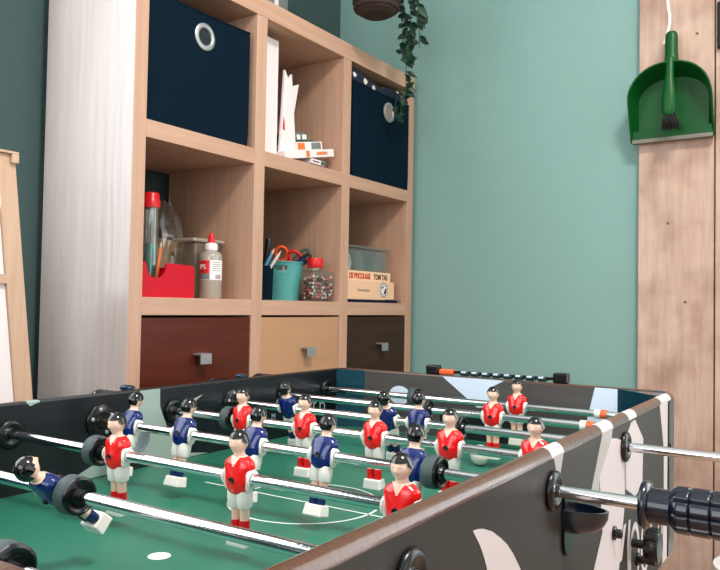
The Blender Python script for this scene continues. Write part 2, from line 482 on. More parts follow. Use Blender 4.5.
tag(o, 'navy cloth with white dots bulging out of the top right storage bin', 'cloth')

# ------------------------------------------------------------------ upright papers and the booklet stack (top middle cell)
tb = thing('binder', 'tallest white binder standing at the left of the top middle cell', 'binder', (0.452, 0.17, Z1T), 0, 'papers in the top middle cell')
bm = new(); box(bm, -0.042, 0.056, -0.12, 0.12, 0, 0.004, 0.001); box(bm, -0.042, -0.039, -0.12, 0.12, 0.004, 0.318); box(bm, 0.053, 0.056, -0.12, 0.12, 0.004, 0.318)
box(bm, -0.039, 0.053, -0.12, -0.117, 0.004, 0.318); obj('cover', bm, 'white', tb)
bm = new(); box(bm, -0.035, 0.05, -0.112, 0.11, 0.005, 0.305); obj('paper_block', bm, 'paper', tb)
TLT = math.radians(11.6); SX0 = 0.510
def sbz(x): return (x - SX0) * math.tan(TLT) + 0.0226
bk_specs = [([(0.512, sbz(.512)), (0.574, sbz(.574)), (0.552, 0.21), (0.527, 0.246)], 0, 0.045, 'white booklet with a small red mark leaning beside the tall white binder', True),
            ([(0.534, sbz(.534)), (0.590, sbz(.590)), (0.566, 0.246), (0.546, 0.222)], 0, 0.0535, 'middle white booklet between the red marked one and the curled sheet', False),
            ([(0.55, sbz(.55)), (0.588, sbz(.588)), (0.584, 0.12), (0.607, 0.229), (0.576, 0.216)], 0, 0.062, 'curled white printed sheet standing rightmost of the upright papers', False)]
for (poly, x, y, lab, red) in bk_specs:
    t = thing('booklet', lab, 'booklet', (x, y, Z1T), 0, 'papers in the top middle cell')
    bm = new(); prism(bm, poly, -0.003, 0.004, 'y'); obj('cover', bm, 'paper', t)
    bm = new(); prism(bm, [((p[0] - .55) * .95 + .55, (p[1] - .13) * .97 + .13) for p in poly], -0.0035, -0.0029, 'y'); obj('front_page', bm, 'white', t)
    if red:
        bm = new(); prism(bm, [(0.521, 0.085), (0.530, 0.082), (0.528, 0.105), (0.524, 0.12), (0.522, 0.10)], -0.0042, -0.0034, 'y'); obj('red_mark', bm, M['sockred'], t)
M['spine_or'] = pm('orange_spine', (226, 120, 50), 0.5)
M['spine_red'] = pm('dark_red_spine', (140, 42, 36), 0.5)
M['spine_green'] = pm('green_spine', (64, 92, 78), 0.5)
M['spine_grey'] = pm('grey_cover', (120, 128, 124), 0.5)
M['ink'] = pm('dark_ink', (50, 46, 46), 0.6)
# x/s start, length, y0, y1, base, thickness, cover, print marks (along the spine), label, tilted?
stack = [
    (0.622, 0.050, 0.030, 0.20, 0.0, 0.009, 'spine_red', None, 'dark red booklet at the bottom of the booklet stack', False),
    (0.622, 0.062, 0.020, 0.19, 0.009, 0.0135, 'white', [('ink', 0.004, 0.036), ('spine_green', 0.042, 0.060)], 'white booklet with dark spine print second from the stack bottom', False),
    (0.0, 0.222, 0.020, 0.21, 0.0, 0.0218, 'white', [('spine_or', 0.092, 0.106), ('spine_or', 0.14, 0.19)], 'longest white booklet with orange title lying tilted in the stack', True),
    (0.085, 0.118, 0.045, 0.21, 0.0218, 0.024, 'white', [('spine_or', 0.004, 0.036), ('spine_grey', 0.066, 0.11)], 'white booklet with an orange spine block high in the stack', True),
    (0.088, 0.098, 0.06, 0.22, 0.0458, 0.006, 'spine_green', None, 'thin dark green booklet lying under the patterned one', True),
    (0.088, 0.072, 0.06, 0.22, 0.0518, 0.018, 'spine_green', [('white', 0.02, 0.036), ('white', 0.044, 0.064)], 'green booklet with white pattern near the top of the stack', True),
    (0.088, 0.066, 0.07, 0.22, 0.0698, 0.005, 'spine_grey', None, 'thin grey booklet topmost of the stack', True)]
for (x0, L, y0, y1, base, h, cov, marks, lab, tilted) in stack:
    if tilted:
        loc = (SX0 + x0 * math.cos(TLT) - base * math.sin(TLT), y0, Z1T + 0.0005 + x0 * math.sin(TLT) + base * math.cos(TLT))
    else:
        loc = (x0, y0, Z1T + base)
    t = thing('booklet', lab, 'booklet', loc, 0, 'booklets lying in a stack')
    if tilted:
        t.rotation_euler = (0, -TLT, 0)
    d = y1 - y0
    bm = new(); box(bm, 0, L, 0, d, 0.0002, h - 0.0002, 0.0012); obj('cover', bm, cov, t)
    bm = new(); box(bm, 0.003, L + 0.0006, 0.003, d - 0.003, 0.0018, h - 0.0018); obj('page_block', bm, 'paper', t)
    for (mm, a, b_) in (marks or []):
        bm = new()
        if mm == 'ink':
            for k in range(6):
                xx = a + (b_ - a) * k / 6
                box(bm, xx, xx + 0.0036, -0.0006, 0.0004, h * .35, h * .65)
        elif mm == 'spine_or' and b_ - a > 0.045:
            for k in range(7):
                xx = a + (b_ - a) * k / 7
                box(bm, xx, xx + 0.0055, -0.0006, 0.0004, h * .3, h * .7)
        else:
            box(bm, a, b_, -0.0006, 0.0004, h * .12, h * .88)
        obj('spine_print', bm, mm, t)

# ------------------------------------------------------------------ middle left cell
M['redbox'] = pm('red_plastic_box', (196, 2, 34), 0.42, spec=0.3)
M['clear'] = clear('clear_plastic', (242, 244, 242), 0.2, 0.06, 0.03, (210, 210, 205))
M['bag'] = clear('plastic_bag_film', (228, 228, 224), 0.5, 0.14, 0.07, (205, 202, 196))
M['milky'] = clear('milky_plastic', (230, 228, 218), 0.25, 0.2, 0.14, (200, 194, 182))
M['gluebody'] = clear('translucent_bottle', (230, 224, 210), 0.2, 0.15, 0.62, (206, 196, 184))
M['redcap'] = pm('red_cap', (212, 30, 34), 0.3)
M['teal'] = pm('teal_plastic', (84, 164, 160), 0.42)
M['kraft'] = pm('kraft_paper', (222, 192, 164), 0.7, bump=0.2, bscale=50)
M['pencil'] = pm('orange_pencil', (206, 110, 60), 0.5)

t = thing('tray_box', 'open red plastic box with a rounded notch at the shelf front', 'box', (0.132, 0.09, Z2T))
bm = new()
def notch_outline():
    pts = [(-0.075, 0.0), (0.075, 0.0), (0.0745, 0.066), (0.07, 0.074), (-0.008, 0.076)]
    cxn, rn = -0.036, 0.027
    for k in range(0, 13):
        a = PI * k / 12
        pts.append((cxn + rn * math.cos(a), 0.070 - rn * 1.05 * math.sin(a)))
    pts += [(-0.066, 0.076), (-0.075, 0.076)]
    return pts
prism(bm, notch_outline(), -0.060, -0.056, 'y')
box(bm, -0.075, 0.075, 0.056, 0.060, 0, 0.075); box(bm, -0.075, -0.071, -0.056, 0.056, 0, 0.075); box(bm, 0.071, 0.075, -0.056, 0.056, 0, 0.072); box(bm, -0.071, 0.071, -0.056, 0.056, 0, 0.004)
obj('box_body', bm, 'redbox', t)
t = thing('storage_tube', 'clear tube with red lid standing inside the red box', 'tube', (0.137, 0.100, Z2T + 0.0042))
bm = new(); lathe(bm, [(0.0175, 0.0), (0.0175, 0.208)], seg=24, cap1=False); lathe(bm, [(0.016, 0.004), (0.016, 0.208)], seg=24, cap0=False, cap1=False); obj('tube_wall', bm, 'clear', t, smooth=False)
bm = new(); lathe(bm, [(0.0195, 0.200), (0.0195, 0.218), (0.018, 0.220), (0.017, 0.231), (0.015, 0.234)], seg=24); obj('lid', bm, 'redcap', t)
bm = new(); lathe(bm, [(0.013, 0.006), (0.013, 0.118)], seg=16); obj('teal_roll', bm, M['teal'], t)
t = thing('pencil', 'orange pencil leaning in the notch of the red box', 'pencil', (0.118, 0.062, Z2T + 0.006))
bm = new(); tube(bm, [(0, 0, 0), (0.012, -0.004, 0.105)], 0.0042, 6); obj('pencil_shaft', bm, 'pencil', t)
bm = new(); tube(bm, [(0.012, -0.004, 0.105), (0.0135, -0.0045, 0.118)], [0.0042, 0.0006], 6); obj('pencil_tip', bm, 'kraft', t)

t = thing('plastic_bag', 'crumpled see-through plastic bag holding beige paper behind the red box', 'plastic bag', (0.296, 0.225, Z2T))
bm = new()
rs = []
rnd = random.Random(3)
lv = [(0.0, .055, .044), (0.03, .058, .050), (0.07, .060, .050), (0.10, .061, .050), (0.13, .061, .048), (0.155, .060, .044), (0.18, .058, .036), (0.205, .054, .028), (0.23, .044, .016), (0.248, .028, .006)]
for k, (z, a, b_) in enumerate(lv):
    rg = []
    for i in range(26):
        th_ = 2 * PI * i / 26
        j = 1 + rnd.uniform(-.16, .12)
        rg.append(Vector((a * math.cos(th_) * j - 0.006 * k * .5, b_ * math.sin(th_) * j, z + rnd.uniform(-.009, .009) * (k > 0))))
    rs.append(rg)
rings(bm, rs, 0, True, False, smooth=False); obj('bag_film', bm, 'bag', t)
bm = new(); box(bm, -0.056, 0.02, -0.03, 0.01, 0.008, 0.145, 0.004, mat=Matrix.Rotation(0.08, 4, 'Y')); obj('paper_contents', bm, 'kraft', t)

t = thing('food_container', 'milky lidded plastic container at the back behind the glue bottle', 'container', (0.312, 0.128, Z2T))
bm = new(); prism(bm, [(-0.045, -0.034), (0.045, -0.034), (0.045, 0.034), (-0.045, 0.034)], 0.0, 0.138, 'z', bev=0.006); obj('container_body', bm, 'milky', t)
bm = new(); box(bm, -0.053, 0.053, -0.038, 0.038, 0.1382, 0.147, 0.003); obj('lid', bm, M['gluebody'], t)

t = thing('glue_bottle', 'translucent glue bottle with red nozzle cap beside the red box', 'glue bottle', (0.288, 0.06, Z2T), 0.0)
bm = new(); lathe(bm, [(0.024, 0), (0.0265, 0.003), (0.0265, 0.096), (0.026, 0.103), (0.023, 0.110), (0.015, 0.114), (0.0145, 0.117)], seg=32); obj('bottle_body', bm, 'gluebody', t, smooth=False)
bm = new(); lathe(bm, [(0.0150, 0.1172), (0.0150, 0.131), (0.0135, 0.1325), (0.0092, 0.1345)], seg=28); obj('collar', bm, 'white', t)
bm = new(); lathe(bm, [(0.009, 0.1346), (0.0088, 0.142), (0.0055, 0.156), (0.004, 0.1585)], seg=20); obj('nozzle_cap', bm, 'redcap', t)
def arc_patch(bm, r, a0, a1, z0, z1, n=14, mi=0):
    for i in range(n):
        p = [a0 + (a1 - a0) * (i + q) / n for q in (0, 1)]
        f = face(bm, [(r * math.cos(p[0]), r * math.sin(p[0]), z0), (r * math.cos(p[1]), r * math.sin(p[1]), z0), (r * math.cos(p[1]), r * math.sin(p[1]), z1), (r * math.cos(p[0]), r * math.sin(p[0]), z1)], mi)
# the camera sees this bottle from azimuth about -134 degrees
az = math.atan2(cy - 0.06, cx - 0.287)
bm = new(); arc_patch(bm, 0.0268, az - 1.45, az + 1.3, 0.045, 0.092)
arc_patch(bm, 0.027, az - 1.4, az - 0.1, 0.060, 0.0915, mi=1); arc_patch(bm, 0.027, az - 1.4, az - 0.1, 0.046, 0.060, mi=2)
for k in range(7):
    arc_patch(bm, 0.027, az + 0.42 + k * .09, az + 0.42 + k * .09 + (0.05 if k % 2 else .03), 0.047, 0.058, 1, 3)
for k in range(5):
    arc_patch(bm, 0.027, az + 0.15, az + 0.85 + 0.1 * (k % 2), 0.066 + k * .005, 0.0675 + k * .005, 4, 2)
obj('label', bm, ['paper', M['redcap'], M['spine_grey'], M['ink']], t, recalc=False)
dirv = Vector((math.cos(az - 0.62), math.sin(az - 0.62), 0)); xr_ = Vector((-dirv.y, dirv.x, 0))
text_mesh('label_lettering', 'PS', 0.017, 'paper', t, basis(dirv * 0.0271 - xr_ * 0.0115 + Vector((0, 0, 0.070)), xr_, (0, 0, 1)))

# ------------------------------------------------------------------ middle centre cell: cup, pens, scissors, jars
cupx, cupy = 0.628, 0.122
t = thing('plastic_cup', 'teal plastic cup with a slot handle full of scissors and pens', 'cup', (cupx, cupy, Z2T))
azc = math.atan2(cy - cupy, cx - cupx)
bm = new()
SEG, ROW = 64, 26
Hc, rb, rt = 0.109, 0.046, 0.0595
grid = []
for k in range(ROW + 1):
    z = Hc * k / ROW; r = rb + (rt - rb) * k / ROW + (0.0006 if k % 3 == 0 else 0)
    grid.append([bm.verts.new((r * math.cos(2 * PI * i / SEG + azc), r * math.sin(2 * PI * i / SEG + azc), z)) for i in range(SEG)])
def slot(i, k):
    zz = Hc * (k + .5) / ROW
    a = ((i + .5) / SEG * 2 * PI + PI) % (2 * PI) - PI
    for c in (-0.15, -0.15 + PI):
        d = (a - c + PI) % (2 * PI) - PI
        if abs(d) < 0.36 and 0.083 < zz < 0.098:
            return True
    return False
for k in range(ROW):
    for i in range(SEG):
        if slot(i, k):
            continue
        j = (i + 1) % SEG
        f = bm.faces.new((grid[k][i], grid[k][j], grid[k + 1][j], grid[k + 1][i])); f.smooth = True
bm.faces.new(list(reversed(grid[0])))
o = obj('cup_body', bm, 'teal', t); md = o.modifiers.new('thick', 'SOLIDIFY'); md.thickness = 0.0022; md.offset = -1
bm = new(); lathe(bm, [(rt - .003, Hc - .003), (rt + .0022, Hc - .003), (rt + .0026, Hc), (rt - .0005, Hc + .0012), (rt - .003, Hc - .003)], seg=48, cap0=False, cap1=False); obj('rim', bm, 'teal', t)
def loop(bm, c, ax, ay, rx, ry, r, n=20):
    tube(bm, [Vector(c) + Vector(ax) * rx * math.cos(2 * PI * k / n) + Vector(ay) * ry * math.sin(2 * PI * k / n) for k in range(n + 1)], r, 8)
rv = Vector((-math.sin(azc), math.cos(azc), 0)); tov = Vector((math.cos(azc), math.sin(azc), 0)); upv = Vector((0, 0, 1))
# rv points to the right as seen from the camera
M['scis'] = pm('orange_scissor_plastic', (226, 84, 36), 0.35)
M['scisred'] = pm('red_scissor_plastic', (206, 34, 32), 0.35)
M['grey_pl'] = pm('grey_plastic', (72, 76, 76), 0.4)
M['cobalt'] = pm('cobalt_plastic', (22, 44, 124), 0.35)
M['pen_black'] = pm('black_pen', (18, 20, 26), 0.35)
M['pen_red'] = pm('dark_red_pencil', (140, 50, 44), 0.5)
M['pen_blue'] = pm('pale_blue_pencil', (96, 160, 186), 0.5)
M['pen_white'] = pm('white_pencil', (220, 214, 206), 0.5)
def scissors(label, base, side, mh, colour2, red=None):
    t = thing('scissors', label, 'scissors', base)
    bm = new(); tube(bm, [Vector((0, 0, -0.09)), Vector((0, 0, 0.0)) + rv * side * 0.2], [0.002, 0.006], 6); obj('blade', bm, 'steel', t)
    bm = new(); c1 = rv * (side - 0.016) + upv * 0.034; loop(bm, c1, rv, upv + tov * .2, 0.017, 0.020, 0.0050); tube(bm, [rv * side * .2, c1 + upv * -.015], 0.005, 8); obj('handle', bm, mh, t)
    bm = new(); c2 = rv * (side + 0.022) + upv * 0.026; loop(bm, c2, rv + upv * -.25, upv + tov * .3, 0.018, 0.016, 0.0052); tube(bm, [rv * side * .2, c2 + upv * -.012], 0.005, 8); obj('handle', bm, colour2, t)
scissors('orange and red handled scissors standing in the teal cup', (cupx, cupy, Z2T + 0.099), 0.012, 'scis', 'scisred')
p0 = Vector((cupx, cupy, Z2T + 0.104)) + rv * 0.030
t = thing('scissors', 'dark grey handled scissors leaning right in the teal cup', 'scissors', p0)
dirs = (rv * 0.75 + upv * 0.66).normalized(); nrm = (upv * 0.75 - rv * 0.66).normalized()
bm = new(); loop(bm, dirs * 0.034 + nrm * 0.004, dirs, nrm, 0.026, 0.009, 0.0048); tube(bm, [Vector((0, 0, 0)), dirs * 0.012], 0.005); obj('handle', bm, 'grey_pl', t)
bm = new(); loop(bm, dirs * 0.030 - nrm * 0.010 + tov * .006, dirs, nrm, 0.024, 0.008, 0.0046); obj('handle', bm, 'pen_black', t)
bm = new(); tube(bm, [Vector((0, 0, 0)), dirs * -0.04 + upv * -0.03], [0.005, 0.002], 6); obj('blade', bm, 'steel', t)
p0 = Vector((cupx, cupy, Z2T + 0.01)) + rv * 0.01
t = thing('marker_pen', 'thick cobalt blue marker leaning at the right rim of the teal cup', 'marker', p0)
bm = new(); tube(bm, [Vector((0, 0, 0)), rv * 0.040 + upv * 0.09], 0.0085, 12); obj('barrel', bm, 'cobalt', t)
bm = new(); tube(bm, [rv * 0.0405 + upv * 0.0915, rv * 0.047 + upv * 0.116], [0.0095, 0.009], 12); obj('cap', bm, 'cobalt', t)
# dark pen pot half hidden behind the divider, with pencils
potx, poty = 0.482, 0.075
t = thing('pen_pot', 'dark navy pen pot half hidden by the divider left of the teal cup', 'pen pot', (potx, poty, Z2T))
bm = new(); lathe(bm, [(0.032, 0), (0.035, 0.086), (0.035, 0.09), (0.032, 0.09), (0.030, 0.004)], seg=32, cap1=True); obj('pot_body', bm, M['navy'], t)
def pencil(label, mat, base, top, r, tip='kraft', name='pencil', cat='pencil'):
    base = Vector(base); top = Vector(top); d = (top - base)
    t = thing(name, label, cat, base)
    bm = new(); tube(bm, [Vector((0, 0, 0)), d], r, 8); obj('shaft', bm, mat, t)
    if tip:
        bm = new(); tube(bm, [d, d + d.normalized() * 0.014], [r, 0.0007], 8); obj('tip', bm, tip, t)
    else:
        bm = new(); lathe(bm, [(r * 1.15, 0), (r * 1.15, 0.022), (r * .9, 0.025)], d - d.normalized() * .0, d, 12); obj('cap', bm, mat, t)
PB = Vector((potx, poty, Z2T + 0.006))
pencil('thick black marker standing tallest in the dark pen pot', 'pen_black', PB, PB + rv * 0.018 + upv * 0.132, 0.0075, None, 'marker_pen', 'marker')
pencil('dark red pencil at the left of the dark pen pot', 'pen_red', PB - rv * .012, PB - rv * 0.004 + upv * 0.13, 0.0038)
pencil('brown pencil leftmost in the dark pen pot', 'pencil', PB - rv * .02, PB - rv * 0.016 + upv * 0.125, 0.0036)
pencil('pale blue pencil leaning right from the dark pen pot', 'pen_blue', PB - rv * .022 + upv * .01 + tov * .01, PB + rv * 0.030 + upv * 0.118 + tov * .01, 0.0042)
pencil('white pencil leaning furthest right over the teal cup', 'pen_white', PB - rv * .018 + upv * .006 + tov * .018, PB + rv * 0.046 + upv * 0.112 + tov * .018, 0.004)

# jars with beads
def beads(label, x0, x1, y0, y1, zh, cols, n, seed):
    rnd = random.Random(seed); bm = new()
    nx = max(2, int((x1 - x0) / 0.0085)); ny = max(2, int((y1 - y0) / 0.0085)); nz = max(2, int(zh / 0.0085))
    for i in range(nx):
        for j in range(ny):
            for k in range(nz):
                if 0 < i < nx - 1 and 0 < j < ny - 1 and k < nz - 2:
                    continue
                r = rnd.uniform(.0036, .0048)
                c = (x0 + (i + .5) * (x1 - x0) / nx + rnd.uniform(-.001, .001), y0 + (j + .5) * (y1 - y0) / ny + rnd.uniform(-.001, .001), Z2T + 0.006 + (k + .5) * zh / nz + rnd.uniform(-.002, .002) + (rnd.uniform(0, .01) if k == nz - 1 else 0))
                res = bmesh.ops.create_icosphere(bm, subdivisions=1, radius=r, matrix=Matrix.Translation(c))
                mi = rnd.randrange(len(cols))
                for v in res['verts']:
                    for f in v.link_faces:
                        f.material_index = mi; f.smooth = True
    o = obj('beads', bm, cols, recalc=False); o['kind'] = 'stuff'
    tag(o, label, 'beads')
    return o
BC = {n: pm('bead_' + n, c, 0.3) for n, c in dict(red=(190, 34, 40), pink=(224, 130, 130), white=(226, 218, 208), black=(30, 30, 34), orange=(214, 110, 60), green=(70, 100, 90), dark=(90, 20, 28)).items()}
jx0, jx1, jy0, jy1 = 0.632, 0.735, 0.014, 0.058
t = thing('bead_jar', 'flat clear jar of mixed coloured beads with a red screw lid', 'jar', ((jx0 + jx1) / 2, (jy0 + jy1) / 2, Z2T))
bm = new(); box(bm, -(jx1 - jx0) / 2, (jx1 - jx0) / 2, -(jy1 - jy0) / 2, (jy1 - jy0) / 2, 0.0, 0.086, 0.006, seg=3); obj('jar_wall', bm, 'clear', t)
bm = new(); lathe(bm, [(0.019, 0.0862), (0.019, 0.094)], (-0.016, 0, 0), (0, 0, 1), 28); obj('neck', bm, 'clear', t)
bm = new(); lathe(bm, [(0.0215, 0.0942), (0.0225, 0.0955), (0.0225, 0.118), (0.0205, 0.121)], (-0.016, 0, 0), (0, 0, 1), 32); obj('lid', bm, 'redcap', t)
beads('mixed red, white and black beads filling the flat clear jar', jx0 + .004, jx1 - .004, jy0 + .004, jy1 - .004, 0.058, [BC[k] for k in ('red', 'pink', 'white', 'black', 'orange', 'green', 'white', 'pink', 'red', 'dark')], 0, 5)

# ------------------------------------------------------------------ middle right cell
M['navyfolder'] = pm('navy_folder', (18, 32, 74), 0.4)
M['peach'] = pm('peach_cardboard', (240, 196, 162), 0.6)
M['peach2'] = pm('cream_cardboard', (244, 208, 172), 0.6)
M['printred'] = pm('red_print', (196, 52, 22), 0.6)
M['printdark'] = pm('dark_print', (70, 26, 22), 0.6)
M['printgrey'] = pm('grey_print', (110, 120, 120), 0.6)
t = thing('ring_folder', 'flat navy folder lying under the cardboard game boxes', 'folder', (0.95, 0.13, Z2T))
bm = new(); box(bm, -0.155, 0.155, -0.115, 0.13, 0.0, 0.0022, 0.0008); box(bm, -0.155, 0.155, -0.115, 0.13, 0.0068, 0.009, 0.0008); box(bm, -0.155, 0.15, 0.126, 0.13, 0.0022, 0.0068); obj('cover', bm, 'navyfolder', t)
bm = new(); box(bm, -0.145, 0.147, -0.105, 0.12, 0.0024, 0.0066); obj('paper_block', bm, M['navyfolder'], t)
bm = new(); box(bm, -0.147, 0.149, -0.112, 0.118, 0.00238, 0.0066)
zlow = Z2T + 0.0092
bm.free()
t = thing('game_box', 'lower peach cardboard game box with a round black emblem on its side', 'game box', (0.93, 0.13, zlow))
bm = new(); box(bm, -0.145, 0.139, -0.11, 0.12, 0.0, 0.058, 0.0012); obj('box_body', bm, 'peach', t)
fy = -0.1106
bm = new()
N = 30
def ring_flat(bm, cx_, cz_, ro, ri, y, n=28, a0=0, a1=2 * PI, mi=0):
    for i in range(n):
        a, b_ = a0 + (a1 - a0) * i / n, a0 + (a1 - a0) * (i + 1) / n
        face(bm, [(cx_ + ri * math.cos(a), y, cz_ + ri * math.sin(a)), (cx_ + ro * math.cos(a), y, cz_ + ro * math.sin(a)), (cx_ + ro * math.cos(b_), y, cz_ + ro * math.sin(b_)), (cx_ + ri * math.cos(b_), y, cz_ + ri * math.sin(b_))], mi)
ex, ez = 0.075, 0.032
ring_flat(bm, ex, ez, 0.024, 0.0, fy + .0001, mi=1)
for k in range(12):
    ring_flat(bm, ex, ez, 0.024, 0.0195, fy - .0001, 2, 2 * PI * k / 12, 2 * PI * k / 12 + 0.32)
ring_flat(bm, ex, ez, 0.017, 0.0155, fy - .0001)
ring_flat(bm, ex + .004, ez - .002, 0.011, 0.0, fy - .0002, 10, -2.0, 0.9)
ring_flat(bm, ex - .006, ez + .004, 0.007, 0.003, fy - .0002, 10, 0.4, 3.6)
obj('emblem', bm, ['ink', 'paper'], t, recalc=False)
text_mesh('side_lettering', 'Commissions', 0.0125, 'printgrey', t, basis((-0.075, fy, 0.025), (1, 0, 0), (0, 0, 1)), shear=0.35)
bm = new(); box(bm, 0.085, 0.139, fy - .0003, fy + .001, -0.0002, 0.0022); obj('dark_edge', bm, 'ink', t)
zhi = zlow + 0.0582
t = thing('game_box', 'upper flat cream game box with red and dark lettering on its side', 'game box', (0.95, 0.14, zhi))
bm = new(); box(bm, -0.165, 0.128, -0.10, 0.10, 0.0, 0.030, 0.0012); obj('box_body', bm, 'peach2', t)
text_mesh('side_lettering', 'DE BRICOLAGE', 0.0235, 'printred', t, basis((-0.109, -0.1006, 0.0065), (1, 0, 0), (0, 0, 1)), sx=0.72, bold=0.0009)
text_mesh('side_lettering', 'TOM TAS', 0.0235, 'printdark', t, basis((0.026, -0.1006, 0.0065), (1, 0, 0), (0, 0, 1)), sx=0.82, bold=0.0007)
zor = zhi + 0.0302
t = thing('organizer_box', 'clear compartment organizer box topmost on the game boxes', 'organizer box', (0.945, 0.14, zor))
M['grey_clear'] = clear('grey_clear_plastic', (226, 230, 228), 0.4, 0.12, 0.16, (196, 202, 198))
bm = new(); box(bm, -0.15, 0.125, -0.095, 0.09, 0.0, 0.070, 0.006); obj('box_wall', bm, 'grey_clear', t)
bm = new(); box(bm, -0.155, 0.132, -0.10, 0.095, 0.0702, 0.077, 0.002); obj('lid', bm, 'grey_clear', t)
bm = new(); box(bm, -0.02, -0.018, -0.09, 0.085, 0.003, 0.062); box(bm, 0.05, 0.052, -0.09, 0.085, 0.003, 0.062); obj('compartment_wall', bm, 'grey_clear', t)
M['greenstuff'] = pm('green_contents', (70, 98, 84), 0.6)
bm = new(); loop(bm, (-0.06, -0.05, 0.03), (1, 0, .3), (0, .2, 1), 0.024, 0.03, 0.008); loop(bm, (-0.085, -0.05, 0.028), (1, .3, .3), (0, .2, 1), 0.026, 0.028, 0.007); obj('coiled_contents', bm, 'white', t)
bm = new(); box(bm, -0.015, 0.045, -0.06, 0.06, 0.004, 0.05, 0.004); obj('green_contents', bm, 'greenstuff', t)
bm = new(); box(bm, 0.056, 0.115, -0.075, 0.05, 0.004, 0.05, 0.004); obj('pale_contents', bm, M['spine_grey'], t)

# item on top of the unit
t = thing('file_box', 'pale box file standing on top of the shelving unit', 'box file', (0.60, 0.2, ZTT))
bm = new(); box(bm, -0.05, 0.062, -0.05, 0.09, 0, 0.25, 0.002); obj('file_body', bm, M['spine_grey'], t)
bm = new(); box(bm, 0.002, 0.018, -0.0515, -0.049, 0.002, 0.248); obj('spine_strip', bm, 'white', t)

# ------------------------------------------------------------------ hanging plant
M['basket'] = pm('dark_woven_basket', (58, 44, 36), 0.8, noise=0.4, nscale=60, bump=0.8, bscale=120)
M['leaf'] = pm('dark_green_leaf', (14, 46, 34), 0.4, noise=0.35, nscale=30)
M['leaf2'] = pm('mid_green_leaf', (36, 70, 46), 0.4, noise=0.3, nscale=30)
M['stem'] = pm('green_stem', (44, 74, 46), 0.5)
M['jute'] = pm('jute_cord', (150, 120, 84), 0.9)
bx0, by0, bz0 = 0.752, -0.10, 1.600
t = thing('hanging_plant', 'trailing green plant in a dark woven basket hung above the shelving unit', 'plant', (bx0, by0, bz0))
bm = new()
prof = [(0.012, 0.0), (0.04, 0.003), (0.055, 0.012), (0.064, 0.032), (0.068, 0.07), (0.071, 0.12), (0.072, 0.15), (0.067, 0.15), (0.063, 0.07), (0.052, 0.02), (0.012, 0.008)]
rs = []
for q, (r, h) in enumerate(prof):
    rs.append([Vector((r * (1 + .012 * ((i + q) % 2)) * math.cos(2 * PI * i / 48), r * (1 + .012 * ((i + q) % 2)) * math.sin(2 * PI * i / 48), h)) for i in range(48)])
rings(bm, rs, 0, smooth=False)
for k in range(9):
    hh = 0.022 + k * 0.0155
    rr_ = 0.059 + 0.010 * min(1, k / 4)
    tube(bm, [Vector((rr_ * (1.03 + .012 * math.sin(i * PI / 2 + k * PI / 2)) * math.cos(2 * PI * i / 48), rr_ * (1.03 + .012 * math.sin(i * PI / 2 + k * PI / 2)) * math.sin(2 * PI * i / 48), hh)) for i in range(49)], 0.005, 6)
obj('basket', bm, 'basket', t)
for k in range(3):
    a = 2 * PI * k / 3 + .4
    bm = new(); tube(bm, [(0.069 * math.cos(a), 0.069 * math.sin(a), 0.146), (0, 0, ZC - bz0 - 0.05)], 0.002, 6); obj('hanging_cord', bm, 'jute', t)
bm = new(); tube(bm, [(0, 0, ZC - bz0), (0, 0, ZC - bz0 - 0.05)], 0.004, 8); obj('ceiling_hook', bm, 'steel', t)
bm = new(); lathe(bm, [(0.064, 0.125), (0.066, 0.14)], seg=32); obj('soil', bm, M['knot'], t)
def leaf(bm, p, d, nrm, L, wd, mi):
    d = Vector(d).normalized(); nrm = Vector(nrm); s = d.cross(nrm).normalized(); nrm = s.cross(d)
    prof = [(0, .0), (.18, .55), (.42, 1.0), (.7, .72), (.88, .3), (1, 0.0)]
    left, mid, right = [], [], []
    for f, w in prof:
        c = Vector(p) + d * L * f - nrm * L * .18 * f * f
        mid.append(bm.verts.new(c - nrm * wd * .18 * w)); left.append(bm.verts.new(c + s * wd * .5 * w)); right.append(bm.verts.new(c - s * wd * .5 * w))
    for i in range(len(prof) - 1):
        for A, B in ((left, mid), (mid, right)):
            try:
                f = bm.faces.new((A[i], A[i + 1], B[i + 1], B[i])); f.material_index = mi; f.smooth = True
            except ValueError:
                pass
rnd = random.Random(11)
rvc = Vector((math.cos(-0.97677), math.sin(-0.97677), 0))   # camera right
def vine(pts, n, L, seed):
    r = random.Random(seed)
    pts = [Vector(p) for p in pts]
    fine = []
    for i in range(len(pts) - 1):
        for k in range(8):
            fine.append(pts[i].lerp(pts[i + 1], k / 8))
    fine.append(pts[-1])
    bm = new(); tube(bm, fine, 0.0016, 6)
    for k in range(n):
        f = (k + r.random() * .6) / n
        p = fine[min(len(fine) - 1, int(f * (len(fine) - 1)))]
        a = r.uniform(0, 2 * PI)
        d = Vector((math.cos(a), math.sin(a), r.uniform(-1.1, .25)))
        if d.y > 0.3:
            d.y *= -.4
        l = L * r.uniform(.75, 1.25)
        leaf(bm, p, d, Vector((-.75 + r.uniform(-.45, .45), -.65 + r.uniform(-.45, .45), -.1 + r.uniform(-.4, .4))), l, l * .52, 1 if r.random() < .75 else 2)
    o = obj('vine', bm, ['stem', 'leaf', 'leaf2'], t, recalc=False)
